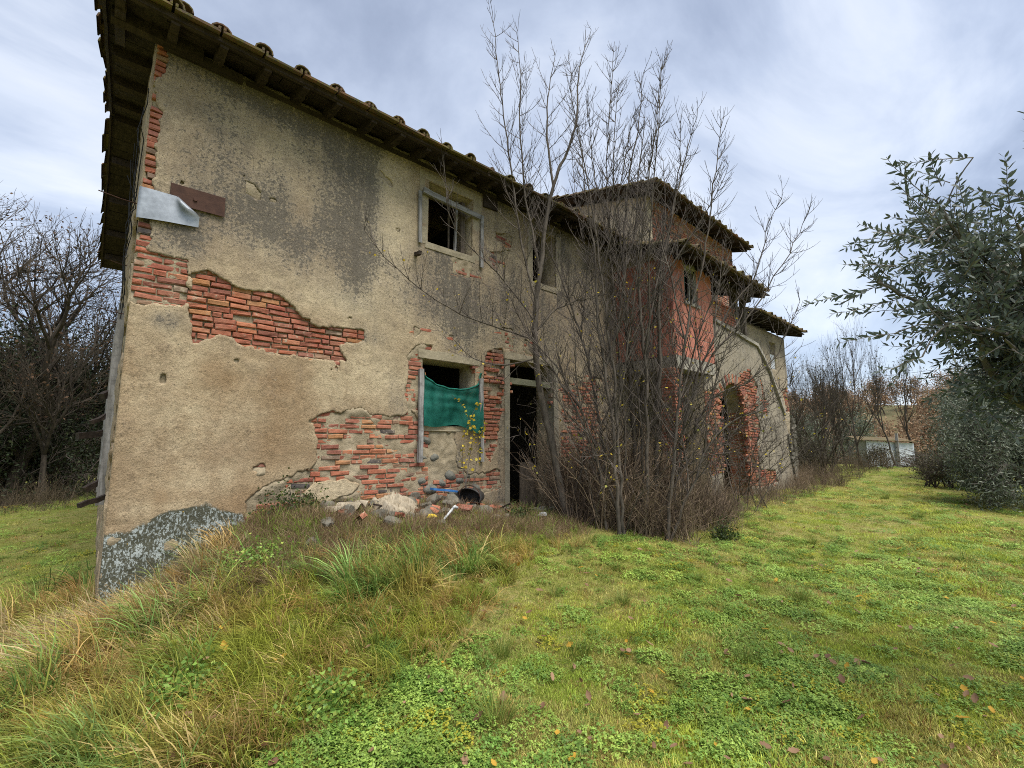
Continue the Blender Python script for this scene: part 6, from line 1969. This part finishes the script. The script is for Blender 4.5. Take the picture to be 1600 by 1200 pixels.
def rubbish():
    r = np.random.default_rng(951)
    gz = lambda x, y: float(ground_z(x, y)[0])
    rocks = [rock_mesh(960 + i, M['rubble']) for i in range(6)]
    spots = [(2.05, -.62, .11), (1.75, -.85, .10), (2.55, -.4, .12), (2.75, -.45, .11), (2.95, -.38, .13), (3.15, -.5, .12), (3.35, -.35, .14), (3.5, -.55, .10), (2.6, -.72, .11), (2.95, -.75, .10), (3.3, -.75, .09), (3.62, -.4, .13),
             (3.85, -.62, .11), (4.05, -.45, .09), (2.4, -1.0, .09), (1.5, -1.15, .08), (3.0, -1.1, .07), (3.9, -.85, .09), (4.25, -.7, .08), (4.5, -.5, .1), (2.25, -.2, .1), (3.7, -.15, .12), (1.95, -.25, .11), (4.7, -.3, .1), (2.85, -.18, .1), (3.2, -.15, .12)]
    for k in range(26): spots.append((r.uniform(1.9, 4.5), r.uniform(-1.05, -.2), r.uniform(.05, .11)))
    for i, (x, y, s) in enumerate(spots):
        s *= 1.25
        o = link('stone', rocks[i % 6]); o.location = (x, y, gz(x, y) + s * .45); o.scale = (s * r.uniform(.8, 1.35), s, s * r.uniform(.6, .95)); o.rotation_euler = r.uniform(-.4, .4, 3) * np.array([1, 1, 7])
        tag(o, 'rough grey rubble stone in the heap under the window wall', 'stone', 'rubble stones on the mound')
    # cloth: a crumpled drape over the stones
    nu, nv = 60, 44
    U, Vv = np.meshgrid(np.linspace(-1.1, 1.1, nu), np.linspace(-1.1, 1.1, nv))
    X = 2.70 + U * .36 + .05 * np.sin(Vv * 5); Y = -.52 + Vv * .30 + .04 * np.sin(U * 6)
    Zg = ground_z(X.ravel(), Y.ravel()).reshape(X.shape)
    w1 = fbm(U * 1.3 + 5, Vv * 1.3 + 5, 3, 7); w2 = fbm(U * 2.5 + 9, Vv * 2.5 + 9, 4, 8)
    fold = .045 * (1 - np.abs(np.sin(U * 3.5 - Vv * 2.5 + 10 * w1))) ** 2 + .035 * (1 - np.abs(np.sin(U * 6 + Vv * 4 + 12 * w2))) ** 2 + .13 * w2
    rr = np.hypot(U, Vv * .9) + (fbm(U * 3 + 4, Vv * 3 + 4, 3, 6) - .5) * .5
    Z = Zg + .015 + .10 * np.exp(-(U / .8) ** 2 - ((Vv - .3) / .9) ** 2) + fold - .10 * smooth(.55, 1.0, rr)
    V = np.stack([X, Y, Z], -1).reshape(-1, 3); idx = np.arange(nu * nv).reshape(nv, nu)
    c = (rr[:-1, :-1] + rr[1:, 1:]) / 2 < .98
    Q = np.stack([idx[:-1, :-1][c], idx[:-1, 1:][c], idx[1:, 1:][c], idx[1:, :-1][c]], 1)
    tag(link('old_cloth', np_mesh('old_cloth', V, Q, M['cloth'], smooth_shade=True)), 'dirty cream cloth crumpled over the rubble heap', 'cloth')
    # flattened cream rag left of it
    X = 2.12 + U * .30; Y = -.45 + Vv * .10
    Z = ground_z(X.ravel(), Y.ravel()).reshape(X.shape) + .10 + .03 * np.sin(U * 9 + Vv * 3) + .05 * U
    V = np.stack([X, Y, Z], -1).reshape(-1, 3); c = ((np.abs(U) + np.abs(Vv) * .6) + (fbm(U * 3, Vv * 3, 2, 3) - .5) * .3)[:-1, :-1] < 1.0
    Q = np.stack([idx[:-1, :-1][c], idx[:-1, 1:][c], idx[1:, 1:][c], idx[1:, :-1][c]], 1)
    tag(link('rag', np_mesh('rag', V, Q, M['cloth'], smooth_shade=True)), 'flat pale rag trailing left of the crumpled cloth', 'rag')
    tag(MB().beam((3.42, -.22, gz(3.42, -.2) + .22), (3.88, -.16, gz(3.88, -.16) + .20), .08, .03, .004, 3).build('blue_board', M['blue']), 'blue painted board lying on the rubble under the net window', 'board')
    # battered black bucket
    b = thing('black_bucket', 'crushed black rubber bucket lying on its side by the blue board', 'bucket', (4.12, -.32, gz(4.12, -.32) + .20))
    mb = MB(); V = []; F = []
    for k, (t, rd) in enumerate(((0, .001), (0, .13), (.03, .14), (.15, .16), (.27, .175), (.27, .16), (.15, .145), (.05, .12), (.05, .001))):
        for j in range(16):
            a = j * math.pi / 8; q = rd * (1 + .12 * math.sin(a * 2 + 1))
            V.append((q * math.cos(a), t, q * math.sin(a) * .8))
    for k in range(8):
        for j in range(16): F.append((k * 16 + j, k * 16 + (j + 1) % 16, (k + 1) * 16 + (j + 1) % 16, (k + 1) * 16 + j))
    mb.add(np.array(V) @ np.array(Matrix.Rotation(2.1, 3, 'Z')).T, F); mb.build('body', M['black'], b, True)
    mb = MB().tube([np.array((.16 * math.cos(a) * math.cos(2.1) - .27 * math.sin(2.1), .16 * math.cos(a) * math.sin(2.1) + .27 * math.cos(2.1) - .02, .15 * math.sin(a) + .02)) for a in np.linspace(0, math.pi, 10)], .006, 5); mb.build('handle', M['iron'], b)
    p = thing('white_pipe', 'short white pipe with an elbow end sticking out of the rubble', 'pipe', (0, 0, 0))
    a = np.array((3.0, -1.12, gz(3.0, -1.12) + .06)); e = np.array((3.20, -1.06, gz(3.20, -1.06) + .20))
    MB().tube([a, e], .014, 10, True).build('tube', M['white'], p, True)
    MB().tube([e, e + np.array([.03, 0, .02]), e + np.array([.07, 0, .0])], [.019, .021, .019], 10, True).build('elbow', M['white'], p, True)
    ye = mat_simple('yellow_wrapper', (.50, .36, .03), (.62, .47, .06), 12, .6, .2, .004)
    for i, (nm, x, y, s, m, lab, cat) in enumerate((('yellow_wrapper', 2.98, -.95, .07, ye, 'small yellow wrapper beside the white pipe', 'wrapper'), ('plastic_bag', 5.0, -.85, .085, M['white'], 'crumpled white plastic bag in the grass before the doorway', 'bag'), ('white_scrap', 2.95, -.22, .07, M['white'], 'small white scrap behind the crumpled cloth', 'scrap'), ('pink_scrap', 2.55, -.62, .09, mat_simple('pinkish_cloth', (.30, .22, .19), (.42, .33, .29), 9, .9), 'pinkish grey rag hanging from the crumpled cloth', 'rag'))):
        me = rock_mesh(990 + i, m); o = link(nm, me)
        for v in me.vertices: v.co *= 1 + r.uniform(-.25, .25)
        o.scale = (s * 1.2, s, s * .6); o.location = (x, y, gz(x, y) + s * .5 + .05)
        tag(o, lab, cat)
    for i in range(9):
        x = r.uniform(2.0, 4.4); y = r.uniform(-.9, -.25); z = gz(x, y) + .1; a = r.uniform(0, 6.28)
        tag(MB().beam((x, y, z), (x + .35 * math.cos(a), y + .2 * math.sin(a), z + r.uniform(-.03, .1)), .035, .02, .004, 3).build('wood_scrap', M['beam']), 'dark broken wood scrap among the rubble stones', 'wood scrap', 'wood scraps in the rubble')
    dbm = [brick_mesh(.14, .055, .1, 300 + i, M['brick'], .014) for i in range(4)]
    for i in range(16):
        x = r.uniform(1.9, 4.5); y = r.uniform(-1.0, -.15)
        o = link('broken_brick', dbm[i % 4]); o.location = (x, y, gz(x, y) + .09); o.rotation_euler = tuple(r.uniform(-.7, .7, 3) * np.array([1, 1, 4])); o.scale = tuple(r.uniform(.7, 1.3, 3))
        tag(o, 'broken piece of red brick in the rubble heap', 'broken brick', 'broken bricks in the rubble')
    # leafy weed growing against the wall
    for i, (x, y, s, lab) in enumerate(((1.62, -.22, 1.0, 'dark green leafy weed growing against the wall by the brick patch'), (4.35, -1.0, .7, 'green leafy weed right of the rubble heap'), (6.9, -2.75, .8, 'dark leaved bramble at the edge of the dry weeds'))):
        n = 900
        P = r.normal(0, 1, (n, 3)) * np.array([.17, .10, .15]) * s; P[:, 2] = np.abs(P[:, 2])
        D = rand_dirs(r, n); l = r.uniform(.02, .045, n)
        t = thing('leafy_weed', lab, 'plant', (x, y, gz(x, y)))
        V, Q = leaf_quads(P, D, frames(r, D), l, l * .7, .15); kind(link('leaves', np_mesh('leaves', V, Q, mat_leaf('weed_leaf', stops=[(0, (.03, .05, .015)), (.7, (.06, .09, .025)), (1, (.12, .14, .03))], var=.3)), t), 'stuff')
        mb = MB()
        for k in range(12): mb.tube(shoot((r.normal(0, .06), r.normal(0, .05), 0), (r.normal(0, .4), r.normal(0, .3), 1), .3 * s, 4, r, 0, .1), [.004, .004, .003, .003, .002], 3)
        mb.build('stem', M['twig'], t)


rubbish()


def ordinals(group, text, unit_word):
    """where nothing but the place tells alike things apart, count them across the view"""
    words = ['leftmost', 'second', 'third', 'fourth', 'fifth', 'sixth', 'seventh', 'eighth', 'ninth', 'tenth', 'eleventh', 'twelfth', 'thirteenth', 'fourteenth', 'fifteenth', 'sixteenth', 'seventeenth', 'eighteenth', 'nineteenth', 'twentieth', 'twenty first', 'twenty second', 'twenty third', 'twenty fourth', 'twenty fifth']
    bpy.context.view_layer.update()
    obs = [o for o in COL.objects if o.get('group') == group]

    def lat(o):
        if o.type == 'EMPTY' and o.location.length < 1e-6:
            c = [ch for ch in o.children if ch.name.startswith('trunk')][0]
            p = np.array(c.data.vertices[0].co)
        else: p = np.array(o.location)
        q = p[:2] - np.array(CAM[:2])
        return (q @ RGT) / max(q @ FWD, .01)
    for i, o in enumerate(sorted(obs, key=lat)):
        n = len(obs)
        o['label'] = text % (words[i] + (' ' + unit_word if i == 0 else ' ' + unit_word + ' from the left') if i < n - 1 else 'rightmost ' + unit_word)


ordinals('bare saplings in the thicket', 'slender leafless sapling before the porch, %s by its foot', 'stem')
ordinals('grass tufts on the lawn', 'dark green grass tussock on the short lawn, %s', 'tuft')
ordinals('shrubs under the wood edge', 'dark evergreen shrub under the oaks, %s', 'shrub')
ordinals('olive trees beyond the crest', 'small grey olive behind the shed, %s', 'tree')
ordinals('shrubs in the hedge beyond the lawn', 'tangled bare hedge shrub past the lawn, %s', 'shrub')
